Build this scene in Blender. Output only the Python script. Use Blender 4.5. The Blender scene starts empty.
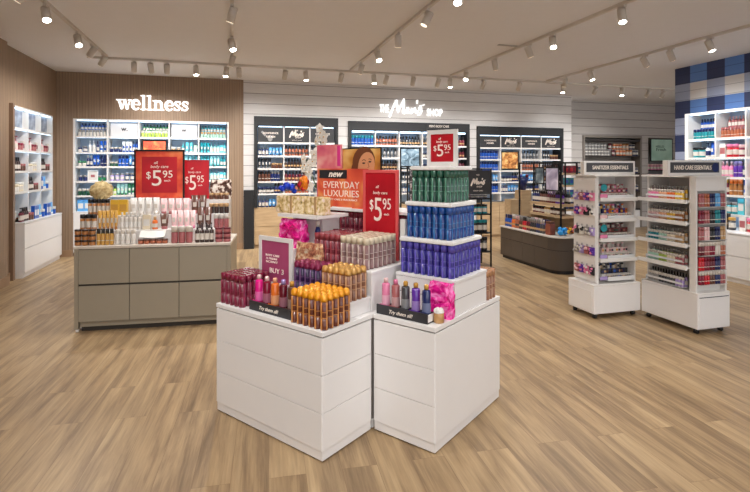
import bpy, math, random
from mathutils import Vector, Matrix
PI = math.pi
S = bpy.context.scene
COL = S.collection

# ------------------------------------------------------------------ camera, world, exposure
FPX, CXP, HYP, EYE = 495.0, 375.0, 167.0, 1.6
PSI = math.atan(143 / 495.0)
cam_d = bpy.data.cameras.new('camera')
cam_d.sensor_width = 36.0
cam_d.lens = 36.0 * FPX / 750.0
cam_d.shift_y = -(246.0 - HYP) / 750.0
cam_d.clip_start = 0.05
cam = bpy.data.objects.new('camera', cam_d)
cam.location = (0, 0, EYE)
cam.rotation_euler = (PI / 2, 0, -PSI)
COL.objects.link(cam)
S.camera = cam

world = bpy.data.worlds.new('world')
S.world = world
world.use_nodes = True
world.node_tree.nodes['Background'].inputs[0].default_value = (0.97, 0.98, 1.0, 1)
world.node_tree.nodes['Background'].inputs[1].default_value = 1.25
S.view_settings.view_transform = 'Standard'
S.view_settings.look = 'None'
S.view_settings.gamma = 1
S.view_settings.exposure = 0.6
S.view_settings.use_curve_mapping = False
SPOT_W = 56.0
LED_E = 4.3

# ------------------------------------------------------------------ small maths
FW = (math.sin(PSI), math.cos(PSI))
RT = (math.cos(PSI), -math.sin(PSI))
class Frame:
    """a local floor frame: origin and heading; local x to the right, y away from the viewer"""
    def __init__(s, ox, oy, rz): s.ox, s.oy, s.rz = ox, oy, rz; s.c, s.s = math.cos(rz), math.sin(rz)
    def w(s, x, y, z=0.0): return Vector((s.ox + x * s.c - y * s.s, s.oy + x * s.s + y * s.c, z))
    def fx(s, px, y):
        """local x where the ray through picture column px meets the vertical plane local y"""
        k = (px - CXP) / FPX
        r = (FW[0] + RT[0] * k, FW[1] + RT[1] * k)
        ny = (-s.s, s.c)
        t = (y + s.ox * ny[0] + s.oy * ny[1]) / (r[0] * ny[0] + r[1] * ny[1])
        q = (r[0] * t - s.ox, r[1] * t - s.oy)
        return q[0] * s.c + q[1] * s.s
WF = Frame(0, 0, 0)
def lin(v):
    v /= 255.0
    return v / 12.92 if v <= 0.04045 else ((v + 0.055) / 1.055) ** 2.4

# ------------------------------------------------------------------ materials
PAL = dict(
    white=(226, 222, 216), offwhite=(214, 206, 196), cream=(228, 214, 186), grey=(150, 148, 146), darkgrey=(70, 70, 74),
    black=(22, 22, 25), charcoal=(40, 41, 46), navy=(24, 38, 92), blue=(26, 84, 178), sky=(98, 168, 222), cyan=(90, 196, 210),
    teal=(28, 140, 150), aqua=(150, 214, 214), green=(34, 128, 78), lime=(176, 200, 90), darkgreen=(22, 74, 50), mint=(176, 218, 200),
    red=(196, 22, 40), crimson=(128, 14, 48), maroon=(98, 10, 32), pink=(228, 130, 168), hotpink=(226, 24, 132), palepink=(236, 196, 196),
    rose=(168, 96, 98), purple=(94, 48, 158), lilac=(170, 150, 205), orange=(226, 112, 38), amber=(172, 112, 58), gold=(206, 156, 70),
    yellow=(232, 186, 60), brown=(96, 58, 44), darkbrown=(52, 32, 28), tan=(196, 158, 112), peach=(232, 176, 140), copper=(176, 102, 72))
_mc = {}
def node_mat(name):
    m = bpy.data.materials.new(name); m.use_nodes = True
    return m, m.node_tree.nodes, m.node_tree.links, m.node_tree.nodes['Principled BSDF']
def mat(rgb, rough=0.45, metal=0.0, emit=0.0, coat=0.0, name=None, var=0.05, alpha=1.0, trans=0.0):
    if isinstance(rgb, str): nm = rgb; rgb = PAL[rgb]
    else: nm = name or 'tone_%d_%d_%d' % tuple(rgb)
    key = (tuple(rgb), rough, metal, emit, coat, alpha, trans)
    if key in _mc: return _mc[key]
    m, N, L, B = node_mat(name or nm)
    c = (lin(rgb[0]), lin(rgb[1]), lin(rgb[2]), 1)
    if emit:
        B.inputs['Base Color'].default_value = c
        B.inputs['Emission Color'].default_value = c
        B.inputs['Emission Strength'].default_value = emit
    else:
        tc = N.new('ShaderNodeTexCoord'); nz = N.new('ShaderNodeTexNoise'); nz.inputs['Scale'].default_value = 9
        mx = N.new('ShaderNodeMixRGB'); mx.inputs[1].default_value = tuple(v * (1 - var) for v in c[:3]) + (1,)
        mx.inputs[2].default_value = tuple(min(1, v * (1 + var)) for v in c[:3]) + (1,)
        L.new(tc.outputs['Object'], nz.inputs['Vector']); L.new(nz.outputs['Fac'], mx.inputs[0]); L.new(mx.outputs[0], B.inputs['Base Color'])
    B.inputs['Roughness'].default_value = rough
    B.inputs['Metallic'].default_value = metal
    B.inputs['Coat Weight'].default_value = coat
    if alpha < 1: B.inputs['Alpha'].default_value = alpha
    if trans: B.inputs['Transmission Weight'].default_value = trans
    _mc[key] = m
    return m

def ramp(N, stops):
    r = N.new('ShaderNodeValToRGB'); e = r.color_ramp.elements
    while len(e) < len(stops): e.new(0.5)
    for k, (p, c) in enumerate(stops): e[k].position = p; e[k].color = (lin(c[0]), lin(c[1]), lin(c[2]), 1)
    return r
def math_node(N, L, op, a, b=None, c=None):
    n = N.new('ShaderNodeMath'); n.operation = op
    for k, v in enumerate((a, b, c)):
        if v is None: continue
        if isinstance(v, (int, float)): n.inputs[k].default_value = v
        else: L.new(v, n.inputs[k])
    return n.outputs[0]
def mixc(N, L, f, a, b, mode='MIX'):
    n = N.new('ShaderNodeMixRGB'); n.blend_type = mode
    for k, v in enumerate((f, a, b)):
        if isinstance(v, (int, float)): n.inputs[k].default_value = v
        elif isinstance(v, tuple): n.inputs[k].default_value = (lin(v[0]), lin(v[1]), lin(v[2]), 1)
        else: L.new(v, n.inputs[k])
    return n.outputs[0]

def floor_material():
    m, N, L, B = node_mat('oak_plank_floor')
    tc = N.new('ShaderNodeTexCoord'); mp = N.new('ShaderNodeMapping')
    mp.inputs['Rotation'].default_value = (0, 0, math.radians(-86)); L.new(tc.outputs['Object'], mp.inputs['Vector'])
    br = N.new('ShaderNodeTexBrick'); br.offset = 0.37; br.inputs['Scale'].default_value = 1
    br.inputs['Brick Width'].default_value = 1.3; br.inputs['Row Height'].default_value = 0.19
    br.inputs['Mortar Size'].default_value = 0.0012; br.inputs['Mortar Smooth'].default_value = 0.1
    br.inputs['Color1'].default_value = (0, 0, 0, 1); br.inputs['Color2'].default_value = (1, 1, 1, 1); br.inputs['Mortar'].default_value = (0.3, 0.3, 0.3, 1)
    L.new(mp.outputs[0], br.inputs['Vector'])
    shift = N.new('ShaderNodeVectorMath'); shift.operation = 'ADD'
    sc = N.new('ShaderNodeVectorMath'); sc.operation = 'SCALE'; sc.inputs['Scale'].default_value = 7.0; L.new(br.outputs['Color'], sc.inputs[0])
    L.new(mp.outputs[0], shift.inputs[0]); L.new(sc.outputs[0], shift.inputs[1])
    m2 = N.new('ShaderNodeMapping'); m2.inputs['Scale'].default_value = (0.6, 7.0, 1); L.new(shift.outputs[0], m2.inputs['Vector'])
    n1 = N.new('ShaderNodeTexNoise'); n1.inputs['Scale'].default_value = 1.6; n1.inputs['Detail'].default_value = 6; n1.inputs['Roughness'].default_value = 0.62
    n1.inputs['Distortion'].default_value = 0.4
    L.new(m2.outputs[0], n1.inputs['Vector'])
    m3 = N.new('ShaderNodeMapping'); m3.inputs['Scale'].default_value = (2.0, 45.0, 1); L.new(shift.outputs[0], m3.inputs['Vector'])
    n2 = N.new('ShaderNodeTexNoise'); n2.inputs['Scale'].default_value = 2.0; n2.inputs['Detail'].default_value = 3; L.new(m3.outputs[0], n2.inputs['Vector'])
    r1 = ramp(N, [(0.24, (108, 88, 64)), (0.42, (142, 118, 89)), (0.56, (168, 142, 107)), (0.76, (186, 161, 125))]); L.new(n1.outputs['Fac'], r1.inputs[0])
    fine = mixc(N, L, 0.3, r1.outputs[0], n2.outputs['Fac'], 'OVERLAY')
    tone = ramp(N, [(0.0, (236, 233, 230)), (0.5, (248, 246, 243)), (1.0, (255, 255, 255))]); L.new(br.outputs['Color'], tone.inputs[0])
    c = mixc(N, L, 1.0, fine, tone.outputs[0], 'MULTIPLY')
    c = mixc(N, L, math_node(N, L, 'MULTIPLY', br.outputs['Fac'], 0.6), c, (110, 84, 60))
    L.new(c, B.inputs['Base Color'])
    B.inputs['Roughness'].default_value = 0.42
    B.inputs['Specular IOR Level'].default_value = 0.35
    return m

def slat_material(axis):
    """narrow vertical wood slats; axis = which world axis runs along the wall"""
    m, N, L, B = node_mat('vertical_slat_wood_' + 'xy'[axis])
    tc = N.new('ShaderNodeTexCoord'); sp = N.new('ShaderNodeSeparateXYZ'); L.new(tc.outputs['Object'], sp.inputs[0])
    u = sp.outputs[axis]
    cell = math_node(N, L, 'MULTIPLY', u, 1 / 0.046)
    fr = math_node(N, L, 'FRACT', cell); fl = math_node(N, L, 'FLOOR', cell)
    groove = math_node(N, L, 'GREATER_THAN', math_node(N, L, 'ABSOLUTE', math_node(N, L, 'SUBTRACT', fr, 0.5)), 0.42)
    wn = N.new('ShaderNodeTexWhiteNoise'); wn.noise_dimensions = '1D'; L.new(fl, wn.inputs['W'])
    mp = N.new('ShaderNodeMapping'); mp.inputs['Scale'].default_value = (30, 30, 1.3); L.new(tc.outputs['Object'], mp.inputs['Vector'])
    nz = N.new('ShaderNodeTexNoise'); nz.inputs['Scale'].default_value = 1.0; nz.inputs['Detail'].default_value = 3; L.new(mp.outputs[0], nz.inputs['Vector'])
    r = ramp(N, [(0.2, (124, 102, 82)), (0.8, (158, 134, 110))]); L.new(nz.outputs['Fac'], r.inputs[0])
    c = mixc(N, L, math_node(N, L, 'MULTIPLY', wn.outputs['Value'], 0.45), r.outputs[0], (148, 122, 98))
    c = mixc(N, L, math_node(N, L, 'MULTIPLY', groove, 0.4), c, (84, 64, 50))
    L.new(c, B.inputs['Base Color']); B.inputs['Roughness'].default_value = 0.6
    bp = N.new('ShaderNodeBump'); bp.inputs['Distance'].default_value = 0.01; bp.inputs['Strength'].default_value = 0.6
    L.new(math_node(N, L, 'SUBTRACT', 1.0, groove), bp.inputs['Height']); L.new(bp.outputs[0], B.inputs['Normal'])
    return m

def board_material(name, rgb, line, pitch=0.203, groove_w=0.05):
    """painted horizontal boards with dark joints"""
    m, N, L, B = node_mat(name)
    tc = N.new('ShaderNodeTexCoord'); sp = N.new('ShaderNodeSeparateXYZ'); L.new(tc.outputs['Object'], sp.inputs[0])
    fr = math_node(N, L, 'FRACT', math_node(N, L, 'MULTIPLY', sp.outputs[2], 1 / pitch))
    g = math_node(N, L, 'LESS_THAN', fr, groove_w)
    mp = N.new('ShaderNodeMapping'); mp.inputs['Scale'].default_value = (1, 1, 12); L.new(tc.outputs['Object'], mp.inputs['Vector'])
    nz = N.new('ShaderNodeTexNoise'); nz.inputs['Scale'].default_value = 3; nz.inputs['Detail'].default_value = 4; L.new(mp.outputs[0], nz.inputs['Vector'])
    r = ramp(N, [(0.25, tuple(v * 0.94 for v in rgb)), (0.75, rgb)]); L.new(nz.outputs['Fac'], r.inputs[0])
    c = mixc(N, L, g, r.outputs[0], line)
    L.new(c, B.inputs['Base Color']); B.inputs['Roughness'].default_value = 0.55
    bp = N.new('ShaderNodeBump'); bp.inputs['Distance'].default_value = 0.006; bp.inputs['Strength'].default_value = 0.5
    L.new(math_node(N, L, 'SUBTRACT', 1.0, g), bp.inputs['Height']); L.new(bp.outputs[0], B.inputs['Normal'])
    return m

def plaid_material():
    m, N, L, B = node_mat('buffalo_check_boards')
    tc = N.new('ShaderNodeTexCoord'); sp = N.new('ShaderNodeSeparateXYZ'); L.new(tc.outputs['Object'], sp.inputs[0])
    cy = math_node(N, L, 'FLOOR', math_node(N, L, 'MULTIPLY', math_node(N, L, 'SUBTRACT', 6.83, sp.outputs[1]), 1 / 0.305))
    cz = math_node(N, L, 'FLOOR', math_node(N, L, 'MULTIPLY', math_node(N, L, 'SUBTRACT', 3.3, sp.outputs[2]), 1 / 0.288))
    oy = math_node(N, L, 'MODULO', cy, 2.0); oz = math_node(N, L, 'MODULO', cz, 2.0)
    dark = mixc(N, L, oy, (40, 52, 92), (86, 126, 190))
    light = mixc(N, L, oy, (152, 162, 188), (212, 210, 208))
    c = mixc(N, L, oz, dark, light)
    fr = math_node(N, L, 'FRACT', math_node(N, L, 'MULTIPLY', sp.outputs[2], 1 / 0.144))
    g = math_node(N, L, 'LESS_THAN', fr, 0.05)
    c = mixc(N, L, math_node(N, L, 'MULTIPLY', g, 0.55), c, (20, 26, 50))
    L.new(c, B.inputs['Base Color']); B.inputs['Roughness'].default_value = 0.55
    return m

def plain_wood(name, a, b, axis_scale=(1, 8, 8), rough=0.5):
    m, N, L, B = node_mat(name)
    tc = N.new('ShaderNodeTexCoord'); mp = N.new('ShaderNodeMapping'); mp.inputs['Scale'].default_value = axis_scale
    L.new(tc.outputs['Object'], mp.inputs['Vector'])
    nz = N.new('ShaderNodeTexNoise'); nz.inputs['Scale'].default_value = 3; nz.inputs['Detail'].default_value = 5; L.new(mp.outputs[0], nz.inputs['Vector'])
    r = ramp(N, [(0.3, a), (0.7, b)]); L.new(nz.outputs['Fac'], r.inputs[0]); L.new(r.outputs[0], B.inputs['Base Color'])
    B.inputs['Roughness'].default_value = rough
    return m
def blotch_material(name, stops, scale=4, rough=0.4, detail=3, metal=0.0, distort=0.0):
    m, N, L, B = node_mat(name)
    tc = N.new('ShaderNodeTexCoord'); nz = N.new('ShaderNodeTexNoise'); nz.inputs['Scale'].default_value = scale
    nz.inputs['Detail'].default_value = detail; nz.inputs['Distortion'].default_value = distort
    L.new(tc.outputs['Object'], nz.inputs['Vector'])
    r = ramp(N, stops); L.new(nz.outputs['Fac'], r.inputs[0]); L.new(r.outputs[0], B.inputs['Base Color'])
    B.inputs['Roughness'].default_value = rough; B.inputs['Metallic'].default_value = metal
    return m

WHITE_LAM = mat((232, 229, 227), 0.35, name='white_laminate', var=0.015)
WHITE_MET = mat((230, 227, 223), 0.3, name='white_powder_coat', var=0.01)
TAUPE = mat((152, 143, 126), 0.4, name='taupe_laminate', var=0.03)
GAP = mat((40, 36, 34), 0.8, name='shadow_gap')
LED = mat((190, 224, 255), emit=LED_E, name='cool_led_strip')
LEDM = mat((196, 226, 255), emit=LED_E * 0.55, name='soft_cool_led_strip')
LEDW = mat((255, 236, 210), emit=LED_E, name='warm_led_strip')
SIGN_GLOW = mat((255, 255, 255), emit=1.0, name='lit_sign_face')
OAK = plain_wood('pale_oak', (176, 148, 112), (198, 170, 132))
SHELFBACK = mat((176, 198, 222), 0.5, name='pale_back_panel', var=0.02)
BLACKMET = mat((20, 20, 22), 0.4, 0.3, name='black_metal')
TRACKW = mat((200, 192, 182), 0.4, name='track_white')
LAMP_ON = mat((255, 244, 226), emit=28.0, name='lit_lamp_lens')
LAMP_DIM = mat((255, 236, 210), emit=1.3, name='side_seen_lamp_lens')

# ------------------------------------------------------------------ mesh builder
class MB:
    def __init__(s): s.v = []; s.f = []; s.mi = []; s.sm = []; s.mats = []
    def m(s, material):
        if material not in s.mats: s.mats.append(material)
        return s.mats.index(material)
    def add(s, vs, fs, material, smooth=False):
        o = len(s.v); k = s.m(material)
        s.v += [tuple(p) for p in vs]
        for f in fs: s.f.append(tuple(i + o for i in f)); s.mi.append(k); s.sm.append(smooth)
        return s
    def box(s, x0, x1, y0, y1, z0, z1, material):
        vs = [(x0, y0, z0), (x1, y0, z0), (x1, y1, z0), (x0, y1, z0), (x0, y0, z1), (x1, y0, z1), (x1, y1, z1), (x0, y1, z1)]
        return s.add(vs, [(0, 3, 2, 1), (4, 5, 6, 7), (0, 1, 5, 4), (1, 2, 6, 5), (2, 3, 7, 6), (3, 0, 4, 7)], material)
    def lathe(s, prof, material, n=12, cx=0, cy=0, cz=0, rot=0.0, smooth=True, stripe=None, cap=True, squash=1.0):
        """prof: (r, z) pairs bottom to top; stripe = material for the narrow seam on the four sides"""
        vs = []
        for r, z in prof:
            for k in range(n):
                a = rot + 2 * PI * k / n
                vs.append((cx + r * math.cos(a), cy + squash * r * math.sin(a), cz + z))
        fs = [(i * n + k, i * n + (k + 1) % n, (i + 1) * n + (k + 1) % n, (i + 1) * n + k) for i in range(len(prof) - 1) for k in range(n)]
        o = len(s.v); s.v += vs
        a, b = s.m(material), s.m(stripe or material)
        for j, f in enumerate(fs):
            k = j % n
            s.f.append(tuple(i + o for i in f)); s.sm.append(smooth)
            s.mi.append(b if (stripe and k % (n // 4) == 0) else a)
        if cap:
            s.f.append(tuple(o + k for k in reversed(range(n)))); s.mi.append(a); s.sm.append(False)
            t = o + (len(prof) - 1) * n
            s.f.append(tuple(t + k for k in range(n))); s.mi.append(a); s.sm.append(False)
        return s
    def cyl(s, p, q, r, material, n=8, r2=None):
        p, q = Vector(p), Vector(q); d = (q - p); L_ = d.length
        if L_ < 1e-6: return s
        M_ = Matrix.Translation(p) @ d.to_track_quat('Z', 'Y').to_matrix().to_4x4()
        r2 = r if r2 is None else r2
        vs = [M_ @ Vector((r * math.cos(2 * PI * k / n), r * math.sin(2 * PI * k / n), 0)) for k in range(n)]
        vs += [M_ @ Vector((r2 * math.cos(2 * PI * k / n), r2 * math.sin(2 * PI * k / n), L_)) for k in range(n)]
        fs = [(k, (k + 1) % n, n + (k + 1) % n, n + k) for k in range(n)] + [tuple(reversed(range(n))), tuple(range(n, 2 * n))]
        return s.add(vs, fs, material, n > 6)
    def ball(s, c, r, material, n=10, sz=1.0):
        prof = [(max(0.0005, r * math.cos(a)), r * sz * math.sin(a)) for a in [(-PI / 2) + PI * k / 6 for k in range(7)]]
        return s.lathe(prof, material, n, c[0], c[1], c[2])
    def stroke(s, pts, w, y, material, th=0.004, closed=False):
        """flat ribbon in the x-z plane at depth y (front), thickness th; w may be a list of widths"""
        n = len(pts)
        ws = w if isinstance(w, (list, tuple)) else [w] * n
        L_, R_ = [], []
        for k in range(n):
            a = Vector(pts[(k - 1) % n] if closed else pts[max(0, k - 1)]); b = Vector(pts[(k + 1) % n] if closed else pts[min(n - 1, k + 1)])
            d = (b - a); d = d.normalized() if d.length > 1e-9 else Vector((1, 0))
            nrm = Vector((-d.y, d.x)) * ws[k] / 2; p = Vector(pts[k])
            L_.append(p + nrm); R_.append(p - nrm)
        vs, fs = [], []
        for k in range(n):
            for q in (L_[k], R_[k]): vs += [(q.x, y, q.y), (q.x, y + th, q.y)]
        rng = range(n if closed else n - 1)
        for k in rng:
            a = 4 * k; b = 4 * ((k + 1) % n)
            fs += [(a, a + 2, b + 2, b), (a + 1, b + 1, b + 3, a + 3), (a, b, b + 1, a + 1), (a + 2, a + 3, b + 3, b + 2)]
        if not closed: fs += [(0, 1, 3, 2), (4 * n - 4, 4 * n - 2, 4 * n - 1, 4 * n - 3)]
        return s.add(vs, fs, material)
    def ellipse(s, cx, cz, rx, rz_, y, material, th=0.002, n=20, tilt=0.0):
        ca, sa = math.cos(tilt), math.sin(tilt)
        ring = [(cx + rx * math.cos(2 * PI * k / n) * ca - rz_ * math.sin(2 * PI * k / n) * sa, cz + rx * math.cos(2 * PI * k / n) * sa + rz_ * math.sin(2 * PI * k / n) * ca) for k in range(n)]
        vs = [(a, y, b) for a, b in ring] + [(a, y + th, b) for a, b in ring]
        return s.add(vs, [tuple(range(n))] + [(k, n + k, n + (k + 1) % n, (k + 1) % n) for k in range(n)], material)
    def text(s, string, cx, z, w, y, material, h=None, shear=0.0, bold=0.0, th=0.003):
        """lettering centred on cx with its foot at z, w wide (or h high), facing -y"""
        vs, fs, x0, x1, z0, z1 = glyphs(string, shear, bold)
        k = w / (x1 - x0) if w else h / (z1 - z0)
        kz = k if not (w and h) else h / (z1 - z0)
        mid = (x0 + x1) / 2
        out = [((a - mid) * k + cx, y if c > 0 else y + th, b * kz + z) for a, b, c in vs]
        return s.add(out, fs, material)
    def mesh(s, name):
        me = bpy.data.meshes.new(name); me.from_pydata(s.v, [], s.f)
        for m_ in s.mats: me.materials.append(m_)
        me.polygons.foreach_set('material_index', s.mi); me.polygons.foreach_set('use_smooth', s.sm)
        me.update()
        return me
_gl = {}
def glyphs(string, shear, bold):
    key = (string, shear, bold)
    if key not in _gl:
        c = bpy.data.curves.new('lettering_source', 'FONT'); c.body = string; c.size = 1; c.extrude = 0.01; c.offset = bold; c.shear = shear
        c.resolution_u = 3
        o = bpy.data.objects.new('lettering_source', c); COL.objects.link(o)
        me = o.to_mesh()
        vs = [tuple(v.co) for v in me.vertices]; fs = [tuple(p.vertices) for p in me.polygons]
        o.to_mesh_clear(); bpy.data.objects.remove(o); bpy.data.curves.remove(c)
        xs = [v[0] for v in vs]; zs = [v[1] for v in vs]
        _gl[key] = (vs, fs, min(xs), max(xs), min(zs), max(zs))
    return _gl[key]

# ------------------------------------------------------------------ objects
def tag(o, label=None, cat=None, group=None, kind=None):
    if label: o['label'] = label
    if cat: o['category'] = cat
    if group: o['group'] = group
    if kind: o['kind'] = kind
    return o
def link(name, data, parent=None, loc=(0, 0, 0), rz=0.0, bevel=0.0):
    o = bpy.data.objects.new(name, data); COL.objects.link(o); o.location = loc; o.rotation_euler = (0, 0, rz)
    if parent: o.parent = parent
    if bevel:
        b = o.modifiers.new('bevel', 'BEVEL'); b.width = bevel; b.segments = 2; b.limit_method = 'ANGLE'; b.angle_limit = 0.9
    return o
def part(name, mb, parent, loc=(0, 0, 0), rz=0.0, bevel=0.0, label=None):
    o = link(name, mb.mesh(name), parent, loc, rz, bevel)
    if label: o['label'] = label
    return o
def struct(name, mb):
    return tag(link(name, mb.mesh(name)), kind='structure')
def thing(name, label, cat, fr, x=0, y=0, z=0, group=None, rz=0.0):
    o = link(name, None, None, fr.w(x, y, z), fr.rz + rz); o.empty_display_size = 0.05
    return tag(o, label, cat, group)
def solo(name, mesh, label, cat, fr, x=0, y=0, z=0, group=None, rz=0.0, bevel=0.0):
    if isinstance(mesh, MB): mesh = mesh.mesh(name)
    return tag(link(name, mesh, None, fr.w(x, y, z), fr.rz + rz, bevel), label, cat, group)
def copy_tree(src, loc, rz, label=None, group=None, parent=None):
    c = src.copy(); COL.objects.link(c)
    if parent is None:
        c.location = loc; c.rotation_euler = (0, 0, rz)
        if label: c['label'] = label
        if group: c['group'] = group
    else: c.parent = parent
    for ch in list(src.children): copy_tree(ch, None, None, parent=c)
    return c

# ------------------------------------------------------------------ the room
CZ = 3.3
YB = 10.0
def holed(mb, along, lo, hi, zlo, zhi, front, back, holes, material):
    """a wall slab with rectangular recess openings; holes = (a0, a1, z0, z1) sorted along the wall"""
    def b(a0, a1, z0, z1):
        if a1 - a0 < 1e-4 or z1 - z0 < 1e-4: return
        if along == 'x': mb.box(a0, a1, front, back, z0, z1, material)
        else: mb.box(min(front, back), max(front, back), a0, a1, z0, z1, material)
    p = lo
    for a0, a1, z0, z1 in holes:
        b(p, a0, zlo, zhi); b(a0, a1, zlo, z0); b(a0, a1, z1, zhi); p = a1
    b(p, hi, zlo, zhi)
struct('floor', MB().box(-3.6, 13.2, -4, 11.2, -0.1, 0, floor_material()))
struct('ceiling', MB().box(-3.6, 13.2, -4, 11.2, CZ, CZ + 0.1, mat((222, 220, 220), 0.8, name='warm_ceiling_paint', var=0.02)))
SLX, SLY = slat_material(0), slat_material(1)
w = MB(); holed(w, 'y', 7.84, 10.4, 0, CZ, -3.3, -3.0, [(8.24, 9.84, 0.80, 2.49)], SLY); struct('wall_left', w)
struct('wall_left_front', MB().box(-3.3, -2.93, -4, 7.84, 0, CZ, SLY))
w = MB(); holed(w, 'x', -3.0, 0.215, 0, CZ, YB, YB + 0.36, [(-2.73, -0.06, 0.0, 2.47)], SLX); struct('wall_back', w)
SHIP = board_material('warm_white_shiplap', (214, 211, 209), (118, 112, 108))
w = MB(); holed(w, 'x', 0.215, 7.76, 0, CZ, YB + 0.02, YB + 0.38, [(0.42, 2.10, 0, 2.60), (2.31, 5.07, 0, 2.56), (5.26, 7.51, 0, 2.52)], SHIP); struct('wall_back_right', w)
GREYB = board_material('grey_shiplap', (186, 180, 175), (112, 106, 102), groove_w=0.06)
w = MB(); holed(w, 'x', 7.76, 13.0, 0, CZ, 10.7, 11.05, [(8.62, 10.46, 0, 2.42), (10.70, 11.5, 0.0, 2.38)], GREYB); struct('wall_back_alcove', w)
struct('wall_right', MB().box(7.4, 7.7, -4, 6.82, 0, CZ, plaid_material()))
struct('wall_right_far', MB().box(12.9, 13.2, 6.8, 11.0, 0, CZ, GREYB))
OAKT = mat((150, 120, 92), 0.5, name='oak_trim')
struct('baseboard_left', MB().box(-3.0, -2.985, 7.84, 8.2, 0, 0.12, OAKT).box(-2.93, -2.91, -4, 7.86, 0, 0.12, OAKT))
struct('baseboard_back', MB().box(-2.985, -2.75, YB - 0.015, YB, 0, 0.12, OAKT).box(-0.05, 0.215, YB - 0.015, YB, 0, 0.12, OAKT))
struct('trim_1', MB().box(-3.0, -2.95, 8.08, 8.14, 0, 2.5, mat((128, 102, 82), 0.5, name='dark_bronze_trim')))

# ------------------------------------------------------------------ lettering helpers
def arc(cx, cz, rx, rz_, a0, a1, n=9):
    return [(cx + rx * math.cos(math.radians(a0 + (a1 - a0) * k / n)), cz + rz_ * math.sin(math.radians(a0 + (a1 - a0) * k / n))) for k in range(n + 1)]
def wellness(mb, x, z, h, material, y=0.0, th=0.03):
    """bold slab-serif lower-case word; h = x-height; returns the width"""
    T, t, sf = 0.23 * h, 0.09 * h, 0.30 * h
    def st(p, w_): mb.stroke([(x + a * h, z + b * h) for a, b in p], w_ if not isinstance(w_, list) else w_, y, material, th)
    def serif(cx, cz, w_=0.5): st([(cx - w_ / 2, cz), (cx + w_ / 2, cz)], t)
    def stem(cx, top): st([(cx, 0), (cx, top)], T); serif(cx, 0.05, 0.56); serif(cx - 0.08, top - 0.05, 0.40)
    def e(cx):
        p = arc(cx, 0.5, 0.34, 0.46, 5, 320, 16)
        st(p, [0.12 * h + 0.14 * h * abs(math.sin(math.pi * k / 16)) for k in range(17)]); st([(cx - 0.3, 0.52), (cx + 0.38, 0.52)], t)
    def s_(cx):
        st([(cx + 0.26, 0.78), (cx + 0.10, 0.95), (cx - 0.12, 0.93), (cx - 0.22, 0.76), (cx - 0.12, 0.60), (cx + 0.12, 0.45), (cx + 0.24, 0.28), (cx + 0.12, 0.08), (cx - 0.12, 0.06), (cx - 0.28, 0.24)],
           [0.1 * h, 0.12 * h, 0.16 * h, 0.2 * h, 0.2 * h, 0.21 * h, 0.17 * h, 0.13 * h, 0.12 * h, 0.1 * h])
        st([(cx + 0.26, 0.66), (cx + 0.26, 0.98)], t * 0.9); st([(cx - 0.28, 0.02), (cx - 0.28, 0.34)], t * 0.9)
    # w
    st([(0.16, 0.95), (0.42, 0.03)], T); st([(0.42, 0.05), (0.66, 0.92)], t * 1.1); st([(0.66, 0.95), (0.92, 0.03)], T); st([(0.92, 0.05), (1.16, 0.95)], t * 1.1)
    serif(0.14, 0.95, 0.5); serif(0.64, 0.95, 0.36); serif(1.16, 0.95, 0.40)
    e(1.72)
    stem(2.42, 1.48); stem(2.98, 1.48)
    stem(3.54, 1.0); st([(3.54, 0.72), (3.72, 0.92), (3.94, 0.92), (4.08, 0.76), (4.10, 0.5), (4.10, 0.05)], [0.12 * h, 0.16 * h, 0.2 * h, 0.24 * h, T, T]); serif(4.10, 0.05, 0.5)
    e(4.86); s_(5.62); s_(6.36)
    return 6.7 * h
def mens_script(mb, cx, z, w_, y, material, th=0.003, lw=0.085):
    """brush-script word Men's, w_ wide, foot at z"""
    k = w_ / 3.3
    def st(p, f=1.0):
        n = len(p)
        mb.stroke([(cx + (a - 1.65) * k, z + b * k) for a, b in p], [lw * f * k * (1.2 + 0.5 * math.sin(math.pi * j / max(1, n - 1))) for j in range(n)], y, material, th)
    st([(0.0, -0.35), (0.18, 0.1), (0.45, 0.75), (0.66, 1.15)], 1.5)
    st([(0.66, 1.15), (0.72, 0.6), (0.80, 0.12)], 1.7)
    st([(0.80, 0.12), (1.05, 0.7), (1.36, 1.28)], 1.2)
    st([(1.36, 1.28), (1.30, 0.6), (1.28, 0.1), (1.40, 0.0)], 1.7)
    st([(1.40, 0.0), (1.58, 0.22), (1.80, 0.42), (1.76, 0.55), (1.62, 0.5), (1.56, 0.25), (1.68, 0.05), (1.88, 0.10), (2.05, 0.3)], 1.1)
    st([(2.05, 0.52), (2.08, 0.05), (2.2, 0.35), (2.4, 0.55), (2.44, 0.35), (2.46, 0.08), (2.62, 0.12)], 1.2)
    st([(2.62, 1.25), (2.56, 0.92)], 1.5)
    st([(2.62, 0.12), (2.86, 0.72), (2.98, 0.55), (3.02, 0.25), (2.84, -0.02), (2.62, -0.1)], 1.2)
    st([(2.86, 0.72), (3.3, 0.86)], 0.9)

# wall signs
g = thing('illuminated_sign', 'white illuminated slab-serif word sign reading wellness on the wood wall', 'sign', WF, -2.01, YB - 0.05, 2.655)
m = MB(); wellness(m, 0, 0, 0.182, SIGN_GLOW, 0.02, 0.012); part('lettering', m, g)
for sx in (0.2, 0.45, 0.62, 0.98, 1.16): part('stand_off', MB().cyl((sx, 0.034, 0.1), (sx, 0.05, 0.1), 0.008, WHITE_MET), g)
g = thing('illuminated_sign', "white illuminated sign reading THE Men's SHOP on the shiplap wall", 'sign', WF, 2.99, YB - 0.03, 2.72)
m = MB(); m.text('THE', 0.10, 0.035, 0.20, 0.018, SIGN_GLOW, h=0.165, th=0.01); mens_script(m, 0.615, 0.02, 0.80, 0.018, SIGN_GLOW, 0.01, 0.058); m.text('SHOP', 1.25, -0.01, 0.36, 0.018, SIGN_GLOW, h=0.155, th=0.01)
part('lettering', m, g)
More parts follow.
